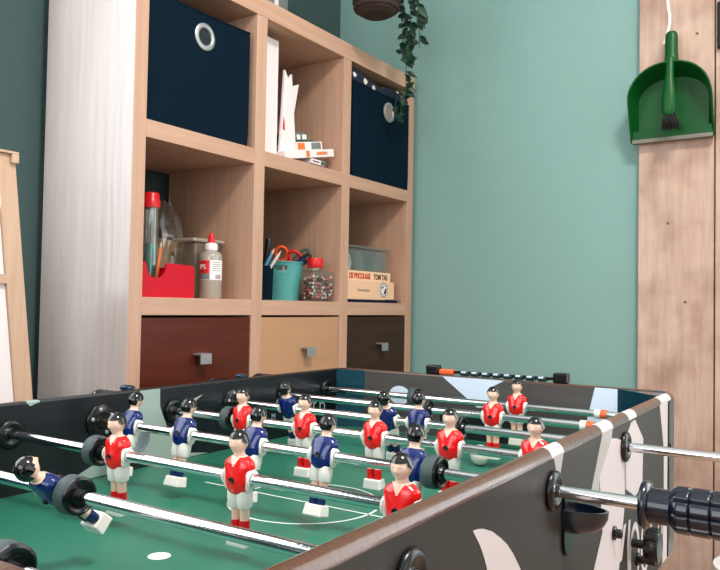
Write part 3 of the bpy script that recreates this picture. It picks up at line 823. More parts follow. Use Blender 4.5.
# local coordinates relative to the basket base; the trailing strands fall from the right of the rim
def PV(X, Z, Y=-0.10):
    return (X - bx0, Y - by0, Z - bz0)
vine([PV(0.80, 1.745), PV(0.885, 1.74), PV(0.905, 1.66), PV(0.915, 1.58), PV(0.922, 1.50), PV(0.922, 1.43), PV(0.930, 1.345, -.07)], 38, 0.034, 1)
vine([PV(0.80, 1.75, -.13), PV(0.875, 1.735, -.13), PV(0.893, 1.66, -.13), PV(0.905, 1.57, -.12), PV(0.918, 1.50, -.11)], 30, 0.034, 2)
vine([PV(0.80, 1.75, -.08), PV(0.90, 1.75, -.07), PV(0.925, 1.68, -.08), PV(0.92, 1.60, -.09), PV(0.915, 1.53, -.09)], 32, 0.038, 3)
vine([PV(0.80, 1.75), PV(0.92, 1.76), PV(0.97, 1.70), PV(1.00, 1.65), PV(1.00, 1.585)], 13, 0.042, 4)
vine([PV(0.79, 1.75, -.15), PV(0.835, 1.70, -.18), PV(0.850, 1.64, -.18), PV(0.86, 1.60, -.17)], 16, 0.036, 5)
vine([PV(0.926, 1.45), PV(0.93, 1.41, -.06), PV(0.938, 1.35, -.05)], 7, 0.040, 6)
vine([PV(0.72, 1.74), PV(0.66, 1.80), PV(0.65, 1.76)], 14, 0.034, 7)
vine([PV(0.752, 1.74), PV(0.76, 1.84), PV(0.78, 1.90)], 18, 0.036, 8)

# ------------------------------------------------------------------ dustpan, brush, cord on the plank
M['green'] = pm('green_plastic', (4, 78, 27), 0.36, spec=0.35)
M['greylip'] = pm('grey_rubber_lip', (120, 118, 108), 0.6)
M['bristle'] = pm('black_bristle', (26, 28, 30), 0.7)
dpY = -0.813; XP = 1.152
t = thing('dustpan', 'green plastic dustpan hanging on the rough wooden plank', 'dustpan', (XP, dpY, 1.245))
hw = 0.107
def pan_outline(s=1.0):
    pts = [(-hw * s, 0.0)]
    pts.append((-hw * s, 0.10))
    n = 22
    for k in range(1, n):
        a = PI - PI * k / n
        x = hw * s * math.copysign(abs(math.cos(a)) ** 0.92, math.cos(a)); zz = 0.10 + (0.10 * s) * math.sin(a) ** 0.95
        pts.append((x, zz))
    pts.append((hw * s, 0.10)); pts.append((hw * s, 0.0))
    return pts
bm = new()
# depth (towards the viewer is -x): the rim is deepest at the top and fades to the lip
def depth(z):
    return 0.022 + 0.052 * min(1.0, max(0.0, (z - 0.0) / 0.13))
oo = pan_outline(1.0); ii = pan_outline(0.84)
v_or = [bm.verts.new((-depth(z), y, z)) for y, z in oo]          # outer rim edge
v_ob = [bm.verts.new((-0.003, y * .93, z * .97 + .001)) for y, z in oo]
v_ir = [bm.verts.new((-depth(z) + .0005, y * .965, z * .985)) for y, z in oo]
v_ib = [bm.verts.new((-0.006, y, 0.026 + z * .80)) for y, z in ii]
n = len(oo)
for A, B in ((v_ob, v_or), (v_or, v_ir), (v_ir, v_ib)):
    for i in range(n - 1):
        f = bm.faces.new((A[i], A[i + 1], B[i + 1], B[i])); f.smooth = True
bm.faces.new(list(reversed(v_ob))); bm.faces.new(v_ib)
# sloping front ramp from the sunken floor to the lip
a0, a1 = v_ib[0], v_ib[-1]
l0 = bm.verts.new((-0.022, -hw * .965, 0.006)); l1 = bm.verts.new((-0.022, hw * .965, 0.006))
r0_ = bm.verts.new((-0.026, -hw * .93, 0.030)); r1_ = bm.verts.new((-0.026, hw * .93, 0.030))
bm.faces.new((a0, a1, r1_, r0_)); bm.faces.new((r0_, r1_, l1, l0))
b0 = bm.verts.new((-0.004, -hw * .93, 0.003)); b1 = bm.verts.new((-0.004, hw * .93, 0.003))
bm.faces.new((l0, l1, b1, b0))
bm.faces.new((v_ir[0], l0, r0_, a0)); bm.faces.new((v_ir[-1], a1, r1_, l1))
obj('pan', bm, 'green', t)
bm = new(); box(bm, -0.026, -0.010, -hw * .96, hw * .96, -0.003, 0.008, 0.0015); l = obj('rubber_lip', bm, 'greylip', t)
# handle: tapered tube with a hanging hole at the top
bm = new()
rs = []
for (z, w, d) in ((0.196, 0.024, 0.030), (0.21, 0.019, 0.026), (0.235, 0.0165, 0.022), (0.275, 0.0165, 0.020), (0.285, 0.015, 0.019), (0.291, 0.011, 0.015)):
    rs.append([Vector((-0.030 + d * .6 * math.cos(q), w * math.sin(q), z)) for q in [2 * PI * k / 20 for k in range(20)]])
rings(bm, rs); obj('handle', bm, 'green', t)
t = thing('hand_brush', 'green hand brush with black bristles clipped inside the dustpan', 'brush', (XP - 0.066, dpY - 0.004, 1.30))
bm = new(); rs = []
for (z, w, d, x) in ((-0.002, 0.012, 0.006, -0.012), (0.004, 0.0165, 0.009, -0.012), (0.03, 0.0185, 0.010, -0.012), (0.065, 0.016, 0.009, -0.010), (0.10, 0.0115, 0.0085, -0.006), (0.125, 0.0105, 0.0085, -0.002), (0.15, 0.012, 0.008, 0.0), (0.156, 0.009, 0.006, 0.0)):
    rs.append([Vector((x + d * math.cos(q), w * math.sin(q), z)) for q in [2 * PI * k / 20 for k in range(20)]])
rings(bm, rs); obj('brush_handle', bm, 'green', t)
bm = new(); rnd = random.Random(5)
for k in range(120):
    y0_ = rnd.uniform(-.014, .014); x0_ = rnd.uniform(-.016, -.002)
    tube(bm, [(x0_, y0_, 0.006), (x0_ + rnd.uniform(-.004, .006), y0_ * 1.5 + rnd.uniform(-.006, .004) - .004, -0.036 + rnd.uniform(-.006, .006))], [0.0014, 0.0009], 4)
obj('bristles', bm, 'bristle', t)
M['cordwhite'] = pm('white_cord', (236, 232, 228), 0.7)
bm = new(); rs = []
for (y, z) in ((-0.802, 1.78), (-0.796, 1.70), (-0.797, 1.64), (-0.799, 1.615), (-0.803, 1.595), (-0.803, 1.57), (-0.797, 1.545), (-0.789, 1.516)):
    rs.append([Vector((1.1495, y - .0035, z)), Vector((1.1495, y + .0035, z)), Vector((1.1515, y + .0035, z)), Vector((1.1515, y - .0035, z))])
rings(bm, rs, smooth=False)
o = obj('white_ribbon', bm, 'cordwhite'); tag(o, 'narrow white ribbon hanging down the plank above the dustpan', 'ribbon')
bm = new(); box(bm, 1.135, 1.148, -0.97, -0.923, 1.475, 1.60, 0.003)
o = obj('wall_bracket', bm, 'black'); tag(o, 'black bracket on the second plank at the right edge', 'bracket')
t = thing('low_stool', 'low round white stool with dark base beside the planks', 'stool', (0.97, -1.062, 0))
bm = new(); lathe(bm, [(0.10, 0.165), (0.118, 0.168), (0.122, 0.178), (0.118, 0.19), (0.09, 0.195)], seg=36); obj('seat', bm, 'white', t)
bm = new(); lathe(bm, [(0.09, 0.0), (0.10, 0.16), (0.10, 0.165)], seg=36); obj('base', bm, 'black', t)

# ------------------------------------------------------------------ easel at the left
t = thing('easel', 'pine framed white drawing board leaning beside the shelving unit', 'easel', (-0.15, 0.15, 0))
# the visible right leg runs from the top at z 1.07 down and to the right
def skew_box(bm, x_top, x_bot, w_top, w_bot, z_top, z_bot, y0, y1):
    v = [bm.verts.new((x, y, z)) for (z, xx, w) in ((z_bot, x_bot, w_bot), (z_top, x_top, w_top)) for y in (y0, y1) for x in (xx - w, xx)]
    for a in ((0, 1, 3, 2), (4, 6, 7, 5), (0, 4, 5, 1), (1, 5, 7, 3), (3, 7, 6, 2), (2, 6, 4, 0)):
        bm.faces.new([v[i] for i in a])
slope = (0.109 - 0.163) / (0.575 - 1.06)
def xr_at(z): return -0.013 + (1.06 - z) * (0.054 / 0.485)
bm = new(); skew_box(bm, xr_at(1.066), xr_at(0.0), 0.036, 0.036, 1.066, 0.0, 0.0, 0.024); obj('leg', bm, 'easel', t)
bm = new(); skew_box(bm, -0.36 - 0.0, -0.36 - 0.118, 0.036, 0.036, 1.066, 0.0, 0.0, 0.024); obj('leg', bm, 'easel', t)
bm = new(); box(bm, -0.41, -0.009, -0.008, 0.032, 1.0665, 1.0715, 0.001); box(bm, -0.024, -0.009, -0.010, -0.0004, 1.048, 1.0665, 0.003); obj('top_bar', bm, 'easel', t)
bm = new(); prism(bm, [(-0.44, 0.38), (xr_at(0.38) - 0.037, 0.38), (xr_at(0.96) - 0.037, 0.96), (-0.36, 0.96)], 0.006, 0.016, 'y'); b_ = obj('board', bm, 'white', t); b_['label'] = 'white drawing surface'
bm = new(); prism(bm, [(-0.42, 0.812), (xr_at(0.812) - 0.037, 0.812), (xr_at(0.83) - 0.037, 0.83), (-0.42, 0.83)], -0.004, 0.0055, 'y'); obj('cross_bar', bm, 'easel', t)

# ------------------------------------------------------------------ football table
TH, OX, OY = 3.15808, 0.33131, -0.25902
tab = thing('foosball_table', 'black and brown foosball table with white graphics and green playfield', 'foosball table', (OX, OY, 0), TH)
# local axes: x = v (towards the near end), y = u (from the far long side to the near one)
def zz(z): return ZB + z
UI0, UI1 = 0.0, 0.6935          # inner faces of the long sides
UO0, UO1 = -0.0215, 0.7065     # outer faces
VI0, VO0 = -0.061, -0.090     # far end wall
VI1, VO1 = 1.097, 1.1185
ZT, ZF, ZBOT = zz(-0.1146), zz(-0.242), zz(-0.385)
RC = 0.036                     # corner radius
def rail_profile(ui, uo, sgn):
    """cross-section from inner bottom up over the rail and down the outside"""
    p = [(ui, ZBOT), (ui, ZT - 0.003), (ui + sgn * 0.0008, ZT - .0006), (ui + sgn * 0.0025, ZT)]
    r = 0.0105
    p.append((uo - sgn * r, ZT))
    for k in range(1, 7):
        a = PI / 2 * k / 6
        p.append((uo - sgn * r + sgn * r * math.sin(a), ZT - r + r * math.cos(a)))
    p.append((uo, ZBOT))
    return p
def side_panel(ui, uo, sgn, v0, v1, bands, mats, name, parent, extra=None):
    bm = new()
    prof = rail_profile(ui, uo, sgn)
    cuts = sorted({v0, v1} | {c for b in bands for c in b if v0 < c < v1})
    n = len(prof)
    rowsv = [[bm.verts.new((v, u, z)) for u, z in prof] for v in cuts]
    for a in range(len(cuts) - 1):
        mid = (cuts[a] + cuts[a + 1]) / 2
        white = any(b0 <= mid <= b1 for b0, b1 in bands)
        for i in range(n - 1):
            f = bm.faces.new((rowsv[a][i], rowsv[a + 1][i], rowsv[a + 1][i + 1], rowsv[a][i + 1]))
            f.smooth = 3 <= i <= 10
            if i == 0:
                f.material_index = 1
            elif i < n - 2:
                f.material_index = 3 if white else 2
            else:
                f.material_index = 0
    bm.faces.new(rowsv[0]); bm.faces.new(list(reversed(rowsv[-1])))
    for v in (0, -1):
        f = bm.faces.new((rowsv[0][0], rowsv[0][-1], rowsv[-1][-1], rowsv[-1][0])) if v == 0 else None
    bmesh.ops.recalc_face_normals(bm, faces=bm.faces[:])
    if extra:
        extra(bm)
    return obj(name, bm, mats, parent, recalc=False)
def near_graphics(bm):
    y = UO1 + 0.0004
    def P(pts, mi):
        f = face(bm, [(v, y, zz(z)) for v, z in pts], mi)
        if f.normal.y < 0 or True:
            f.normal_update()
            if f.normal.y < 0:
                f.normal_flip()
    P([(0.4048, -0.124), (0.4515, -0.1841), (0.45, -0.19), (0.4167, -0.1962), (0.417, -0.1754), (0.3614, -0.1364), (0.3567, -0.124)], 4)
    P([(0.3614, -0.1364), (0.3358, -0.140), (0.2935, -0.150), (0.2902, -0.2214), (0.29, -0.232), (0.345, -0.385), (0.4272, -0.385), (0.44, -0.2822), (0.4012, -0.2450), (0.4119, -0.1968), (0.417, -0.1754)], 3)
    P([(0.2582, -0.1288), (0.234, -0.1275), (0.1816, -0.1615), (0.1863, -0.2308), (0.231, -0.2362), (0.2874, -0.2147), (0.2894, -0.1474)], 3)
    P([(0.0658, -0.124), (-0.0008, -0.124), (0.000, -0.2027), (0.0005, -0.2794), (0.0015, -0.385), (0.0392, -0.385), (0.0292, -0.2742), (0.0313, -0.1989)], 3)
    P([(0.5885, -0.124), (0.5557, -0.124), (0.5587, -0.1307), (0.5714, -0.1543)], 4)
    P([(v - 0.018, z - 0.003) for v, z in [(0.8025, -0.1476), (0.792, -0.1487), (0.7815, -0.1510), (0.763, -0.1578), (0.7441, -0.168), (0.729, -0.1775), (0.715, -0.189), (0.6972, -0.2071), (0.685, -0.222), (0.675, -0.238), (0.663, -0.26), (0.655, -0.28), (0.74, -0.28), (0.755, -0.24), (0.765, -0.21), (0.7747, -0.1829), (0.782, -0.171), (0.789, -0.1618)]], 3)
    P([(0.96, -0.20), (0.92, -0.17), (0.86, -0.24), (0.90, -0.33), (0.97, -0.30)], 3)
    # outlined letter shapes low on the panel
    def ring(v, z, a, b, w, a0=0, a1=2 * PI, n=20):
        for i in range(n):
            p, q = a0 + (a1 - a0) * i / n, a0 + (a1 - a0) * (i + 1) / n
            P([(v + (a - w) * math.cos(p), z + (b - w) * math.sin(p)), (v + a * math.cos(p), z + b * math.sin(p)), (v + a * math.cos(q), z + b * math.sin(q)), (v + (a - w) * math.cos(q), z + (b - w) * math.sin(q))], 3)
    P([(0.318, -0.306), (0.296, -0.262), (0.282, -0.262), (0.304, -0.306)], 3)
    ring(0.232, -0.322, 0.032, 0.05, 0.011)
    ring(0.165, -0.32, 0.028, 0.045, 0.010)
    ring(0.105, -0.318, 0.026, 0.045, 0.010, -PI * .7, PI * .9)
    ring(0.056, -0.325, 0.018, 0.045, 0.008, -PI * .2, PI * 1.1)
    P([(0.276, -0.29), (0.268, -0.262), (0.258, -0.262), (0.262, -0.35), (0.27, -0.35)], 3)
side_panel(UI1, UO1, 1, VO0 + RC, VO1 - RC, [(0.352, 0.405), (0.222, 0.268), (-0.03, 0.05), (0.553, 0.592)], ['tabledark', 'inner', 'rail', 'graphic', 'graphic_shade'], 'side_panel', tab, near_graphics)  # white band at the far end: graphic wrap plus a painted rail highlight
def far_graphics(bm):
    y = UI0 + 0.0004
    def P(pts, mi=3):
        f = face(bm, [(v, y, zz(z)) for v, z in pts], mi); f.normal_update()
        if f.normal.y < 0:
            f.normal_flip()
    P([(0.5176, -0.1165), (0.4756, -0.1165), (0.4745, -0.1472), (0.4557, -0.1878), (0.415, -0.232), (0.36, -0.2405), (0.4925, -0.2412), (0.545, -0.215), (0.5391, -0.1929)])
    P([(0.3758, -0.1345), (0.4042, -0.1511), (0.4128, -0.1761), (0.435, -0.165), (0.44, -0.152)])
    P([(0.655, -0.241), (0.5842, -0.2141), (0.56, -0.2405)])
    P([(0.7161, -0.1165), (0.6961, -0.1165), (0.7114, -0.1215)])
    P([(0.521 + 0.026 * math.cos(a), -0.193 + 0.026 * math.sin(a)) for a in [2 * PI * k / 28 for k in range(28)]], 4)
sp = side_panel(UI0, UO0, -1, VO0 + RC, VO1 - RC, [(0.6961, 0.7161)], ['tabledark', 'inner', 'inner', 'innergraphic', 'endgraphic'], 'side_panel', tab, far_graphics)
# printed letters on the far inner wall: text right is -v seen from inside
def wall_text(body, v, z, size):
    text_mesh('wall_lettering', body, size, 'innergraphic', sp, basis((v, 0.0005, zz(z)), (-1, 0, 0), (0, 0, 1)))
wall_text('A', 0.176, -0.182, 0.032); wall_text('r', 0.048, -0.196, 0.034); wall_text('D', 0.026, -0.206, 0.032)
wall_text('S', 0.222, -0.204, 0.034); wall_text('M', 0.186, -0.202, 0.016)
# end walls
def end_wall(vi, vo, sgn, name, far):
    bm = new()
    prof = rail_profile(vi, vo, sgn)
    y0, y1 = UO0 + RC, UO1 - RC
    r0v = [bm.verts.new((v, y0, z)) for v, z in prof]; r1v = [bm.verts.new((v, y1, z)) for v, z in prof]
    n = len(prof)
    for i in range(n - 1):
        f = bm.faces.new((r0v[i], r0v[i + 1], r1v[i + 1], r1v[i])); f.material_index = 1 if i == 0 else (2 if i < n - 2 else 0)
    bm.faces.new(r0v); bm.faces.new(list(reversed(r1v))); bm.faces.new((r0v[0], r1v[0], r1v[-1], r0v[-1]))
    bmesh.ops.recalc_face_normals(bm, faces=bm.faces[:])
    if far:
        x = vi + 0.0004
        def P(pts, mi=3):
            f = face(bm, [(x, u, zz(z)) for u, z in pts], mi); f.normal_update()
            if f.normal.x < 0:
                f.normal_flip()
        P([(0.2536, -0.1165), (0.3904, -0.1165), (0.375, -0.125), (0.361, -0.132), (0.358, -0.140), (0.361, -0.153), (0.37, -0.170), (0.334, -0.175)])
        P([(0.5687, -0.1165), (0.6095, -0.1165), (0.6095, -0.185), (0.553, -0.185)])
        P([(0.152 + 0.026 * math.cos(a), -0.164 + 0.020 * math.sin(a)) for a in [2 * PI * k / 24 for k in range(24)]])
        # goal mouth
        P([(0.25, -0.185), (0.44, -0.185), (0.44, -0.2405), (0.25, -0.2405)], 4)
    return obj(name, bm, ['tabledark', 'endwall', 'rail', 'endgraphic', 'inner'], tab, recalc=False)
end_wall(VI0, VO0, -1, 'end_wall', True)
end_wall(VI1, VO1, 1, 'end_wall', False)
# rounded corner posts with a chamfered inside
def corner(vc, uc, sv, su, vi, ui):
    """quarter-round post; (vc,uc) arc centre, sv/su point outwards"""
    bm = new()
    n = 12
    arc = [(vc + sv * RC * math.sin(PI / 2 * k / n), uc + su * RC * math.cos(PI / 2 * k / n)) for k in range(n + 1)]
    # inner chamfer line from the long side's inner face to the end wall's inner face
    inn = [(vc, ui), (vi, ui), (vi, uc)]
    c = 0.008
    levels = []
    def scaled(r):
        return [(vc + sv * r * math.sin(PI / 2 * k / n), uc + su * r * math.cos(PI / 2 * k / n)) for k in range(n + 1)]
    inset = lambda k: 0.0105 - 0.0105 * math.sin(PI / 2 * k / 5)
    lv = [(RC, ZBOT)] + [(RC - (0.0105 - 0.0105 * math.cos(PI / 2 * k / 5)), ZT - 0.0105 + 0.0105 * math.sin(PI / 2 * k / 5)) for k in range(6)]
    rr = [[bm.verts.new((v, u, z)) for v, u in scaled(r)] for r, z in lv]
    for a, b in zip(rr, rr[1:]):
        for i in range(n):
            f = bm.faces.new((a[i], a[i + 1], b[i + 1], b[i])); f.smooth = True; f.material_index = 0 if a is rr[0] else 1
    it = [bm.verts.new((v, u, ZT)) for v, u in inn]; ib = [bm.verts.new((v, u, ZBOT)) for v, u in inn]
    f = bm.faces.new(rr[-1] + [it[2], it[1], it[0]]); f.material_index = 1
    f = bm.faces.new(list(reversed(rr[0])) + [ib[0], ib[1], ib[2]])
    for q in (0, 1):
        f = bm.faces.new((it[q], it[q + 1], ib[q + 1], ib[q])); f.material_index = 2
    bm.faces.new([r[0] for r in rr] + [it[0], ib[0]]); bm.faces.new([r[-1] for r in reversed(rr)] + [ib[2], it[2]])
    obj('corner_post', bm, ['frame_grey', 'rail', 'corner'], tab)
corner(VO0 + RC, UO1 - RC, -1, 1, VI0, UI1); corner(VO0 + RC, UO0 + RC, -1, -1, VI0, UI0)
corner(VO1 - RC, UO1 - RC, 1, 1, VI1, UI1); corner(VO1 - RC, UO0 + RC, 1, -1, VI1, UI0)
# glossy boards set across the inside corners
for (ui_, su, du, vi_, sv, dv) in ((UI0, 1, 0.062, VI0, 1, 0.022), (UI1, -1, 0.084, VI0, 1, 0.07), (UI0, 1, 0.06, VI1, -1, 0.06), (UI1, -1, 0.06, VI1, -1, 0.06)):
    bm = new(); prism(bm, [(vi_, ui_), (vi_ + sv * dv, ui_), (vi_, ui_ + su * du)], ZF + .0003, ZT - 0.0015, 'z'); obj('corner_board', bm, 'corner', tab)
# black trim strip where the near side meets the far corner
bm = new(); box(bm, -0.019, -0.006, UO1 - 0.004, UO1 + 0.0016, ZBOT, ZT - 0.012, 0.0005)
for z_ in (-0.2, -0.3):
    lathe(bm, [(0.004, 0), (0.003, 0.0025)], (-0.0125, UO1 + 0.0014, zz(z_)), (0, 1, 0), 12)
obj('corner_trim', bm, 'black', tab)
bm = new(); box(bm, VO0 + RC - 0.002, -0.0192, UO1 - 0.004, UO1 + 0.0008, ZBOT, ZT - 0.010, 0.0004); obj('corner_trim', bm, 'frame_grey', tab)
# playfield with lines
bm = new()
box(bm, VI0, VI1, UI0, UI1, ZF - 0.012, ZF)
FZ = ZF + 0.0004
def seg_line(a, b, w=0.0035):
    a = Vector((*a, FZ)); b = Vector((*b, FZ)); d = (b - a).normalized(); s = Vector((-d.y, d.x, 0)) * w / 2
    f = face(bm, [a - s, b - s, b + s, a + s], 1); f.normal_update()
    if f.normal.z < 0:
        f.normal_flip()
def ring_line(c, r, w=0.0035, a0=0, a1=2 * PI, n=72):
    for i in range(n):
        p, q = a0 + (a1 - a0) * i / n, a0 + (a1 - a0) * (i + 1) / n
        f = face(bm, [(c[0] + (r - w / 2) * math.cos(p), c[1] + (r - w / 2) * math.sin(p), FZ), (c[0] + (r + w / 2) * math.cos(p), c[1] + (r + w / 2) * math.sin(p), FZ), (c[0] + (r + w / 2) * math.cos(q), c[1] + (r + w / 2) * math.sin(q), FZ), (c[0] + (r - w / 2) * math.cos(q), c[1] + (r - w / 2) * math.sin(q), FZ)], 1)
        f.normal_update()
        if f.normal.z < 0:
            f.normal_flip()
SP = 0.148
UC = 0.338
bmesh.ops.recalc_face_normals(bm, faces=bm.faces[:])
seg_line((3.5 * SP, 0.15), (3.5 * SP, UI1))
ring_line((3.5 * SP, UC), 0.103)
for v in (0.783, 1.036 - 0.783):
    ring_line((v, 0.347), 0.006, 0.012, n=30)
obj('playfield', bm, ['field', 'line'], tab, recalc=False)
bm = new(); box(bm, VI0, VI1, UI0, UI1, ZBOT + .002, ZBOT + 0.012); obj('base_board', bm, 'tabledark', tab)
for (v, u) in ((0.0, 0.06), (0.0, 0.635), (1.035, 0.06), (1.035, 0.635)):
    bm = new(); prism(bm, [(v - .035, u - .035), (v + .035, u - .035), (v + .035, u + .035), (v - .035, u + .035)], 0.0, ZBOT + .003, 'z', bev=0.003); obj('leg', bm, 'tabledark', tab)
# score counter on the far end rail
bm = new(); vs_ = (VI0 + VO0) / 2
box(bm, vs_ - 0.002, vs_ + 0.002, 0.235, 0.495, ZT + 0.004, ZT + 0.010, 0.0005); sc = obj('score_counter', bm, 'black', tab)
for (u0_, u1_) in ((0.212, 0.240), (0.487, 0.515)):
    bm = new(); box(bm, vs_ - 0.011, vs_ + 0.011, u0_, u1_, ZT, ZT + 0.0195, 0.003); obj('end_block', bm, 'black', sc)
M['beadgrey'] = pm('dark_green_slider', (24, 44, 42), 0.3)
for k in range(10):
    u_ = 0.252 + k * 0.0235
    if k == 0:
        bm = new(); box(bm, vs_ - 0.008, vs_ + 0.008, u_ - 0.011, u_ + 0.022, ZT + 0.001, ZT + 0.012, 0.003); b_ = obj('score_slider', bm, 'orange', sc); b_['label'] = 'orange score slider'
    elif k > 1:
        bm = new(); box(bm, vs_ - 0.008, vs_ + 0.008, u_ - 0.0095, u_ + 0.0095, ZT + 0.001, ZT + 0.0095, 0.003, 0)
        box(bm, vs_ - 0.004, vs_ + 0.0088, u_ - 0.006, u_ + 0.004, ZT + 0.0066, ZT + 0.0099, 0.0006, 1); obj('score_slider', bm, ['beadgrey', 'endgraphic'], sc)
# small clips seen over the far rail
M['clip'] = pm('glossy_blue_grey_clip', (60, 84, 104), 0.12, metal=0.6)
for v in (0.52, 0.246):
    bm = new(); sphere(bm, (v, UO0 - .006, ZT + 0.001), 0.006, 0, 12, 8, 2.6, 1.2, 0.75); sphere(bm, (v + .008, UO0 - .004, ZT + 0.003), 0.005, 0, 12, 8, 1.6, 1, 0.8); obj('rail_clip', bm, 'clip', tab)
# ball return cup, knob and bolts on the near side
bm = new()
vc_, zc_ = 0.542, zz(-0.183)
y0 = UO1
def cup_ring(s, zoff, n=20, a=0.021, bq=0.044):
    return [Vector((vc_ + a * s * math.cos(PI * k / n), y0 + bq * s * math.sin(PI * k / n), zc_ + zoff)) for k in range(n + 1)]
rs = [cup_ring(1.0, 0.0), cup_ring(0.98, -0.008), cup_ring(0.88, -0.016), cup_ring(0.68, -0.023), cup_ring(0.3, -0.027), cup_ring(0.05, -0.028)]
vr, _ = rings(bm, rs, 0, False, False, closed=False)
rs2 = [cup_ring(1.0, 0.0), cup_ring(0.93, 0.0), cup_ring(0.9, -0.007), cup_ring(0.8, -0.013), cup_ring(0.6, -0.019), cup_ring(0.05, -0.023)]
rings(bm, rs2, 0, False, False, closed=False)
cu_ = obj('ball_cup', bm, 'bluecup', tab, smooth=True)
bm = new(); prism(bm, [(vc_ - .018, zc_ + 0.016)] + [(vc_ + 0.018 * math.cos(a), zc_ - 0.03 + 0.022 * math.sin(a)) for a in [PI + PI * k / 14 for k in range(15)]] + [(vc_ + .018, zc_ + 0.016)], y0, y0 + 0.0035, 'y'); obj('cup_plate', bm, 'black', cu_)
bm = new(); lathe(bm, [(0.006, 0), (0.006, 0.018), (0.021, 0.019), (0.0225, 0.022), (0.0225, 0.034), (0.020, 0.037)], (0.248, UO1 + .0005, zz(-0.297)), (0, 1, 0), 28)
for k in range(8):
    a = 2 * PI * k / 8
    lathe(bm, [(0.005, 0.02), (0.005, 0.035)], (0.248 + 0.021 * math.cos(a), UO1, zz(-0.297) + 0.021 * math.sin(a)), (0, 1, 0), 10)
obj('leveling_knob', bm, 'black', tab)
for (v, z_) in ((0.349, -0.2588), (0.2165, -0.328)):
    bm = new(); lathe(bm, [(0.009, 0), (0.009, 0.003), (0.006, 0.004), (0.006, 0.010), (0.004, 0.0115)], (v, UO1, zz(z_)), (0, 1, 0), 16); obj('bolt', bm, 'black', tab)

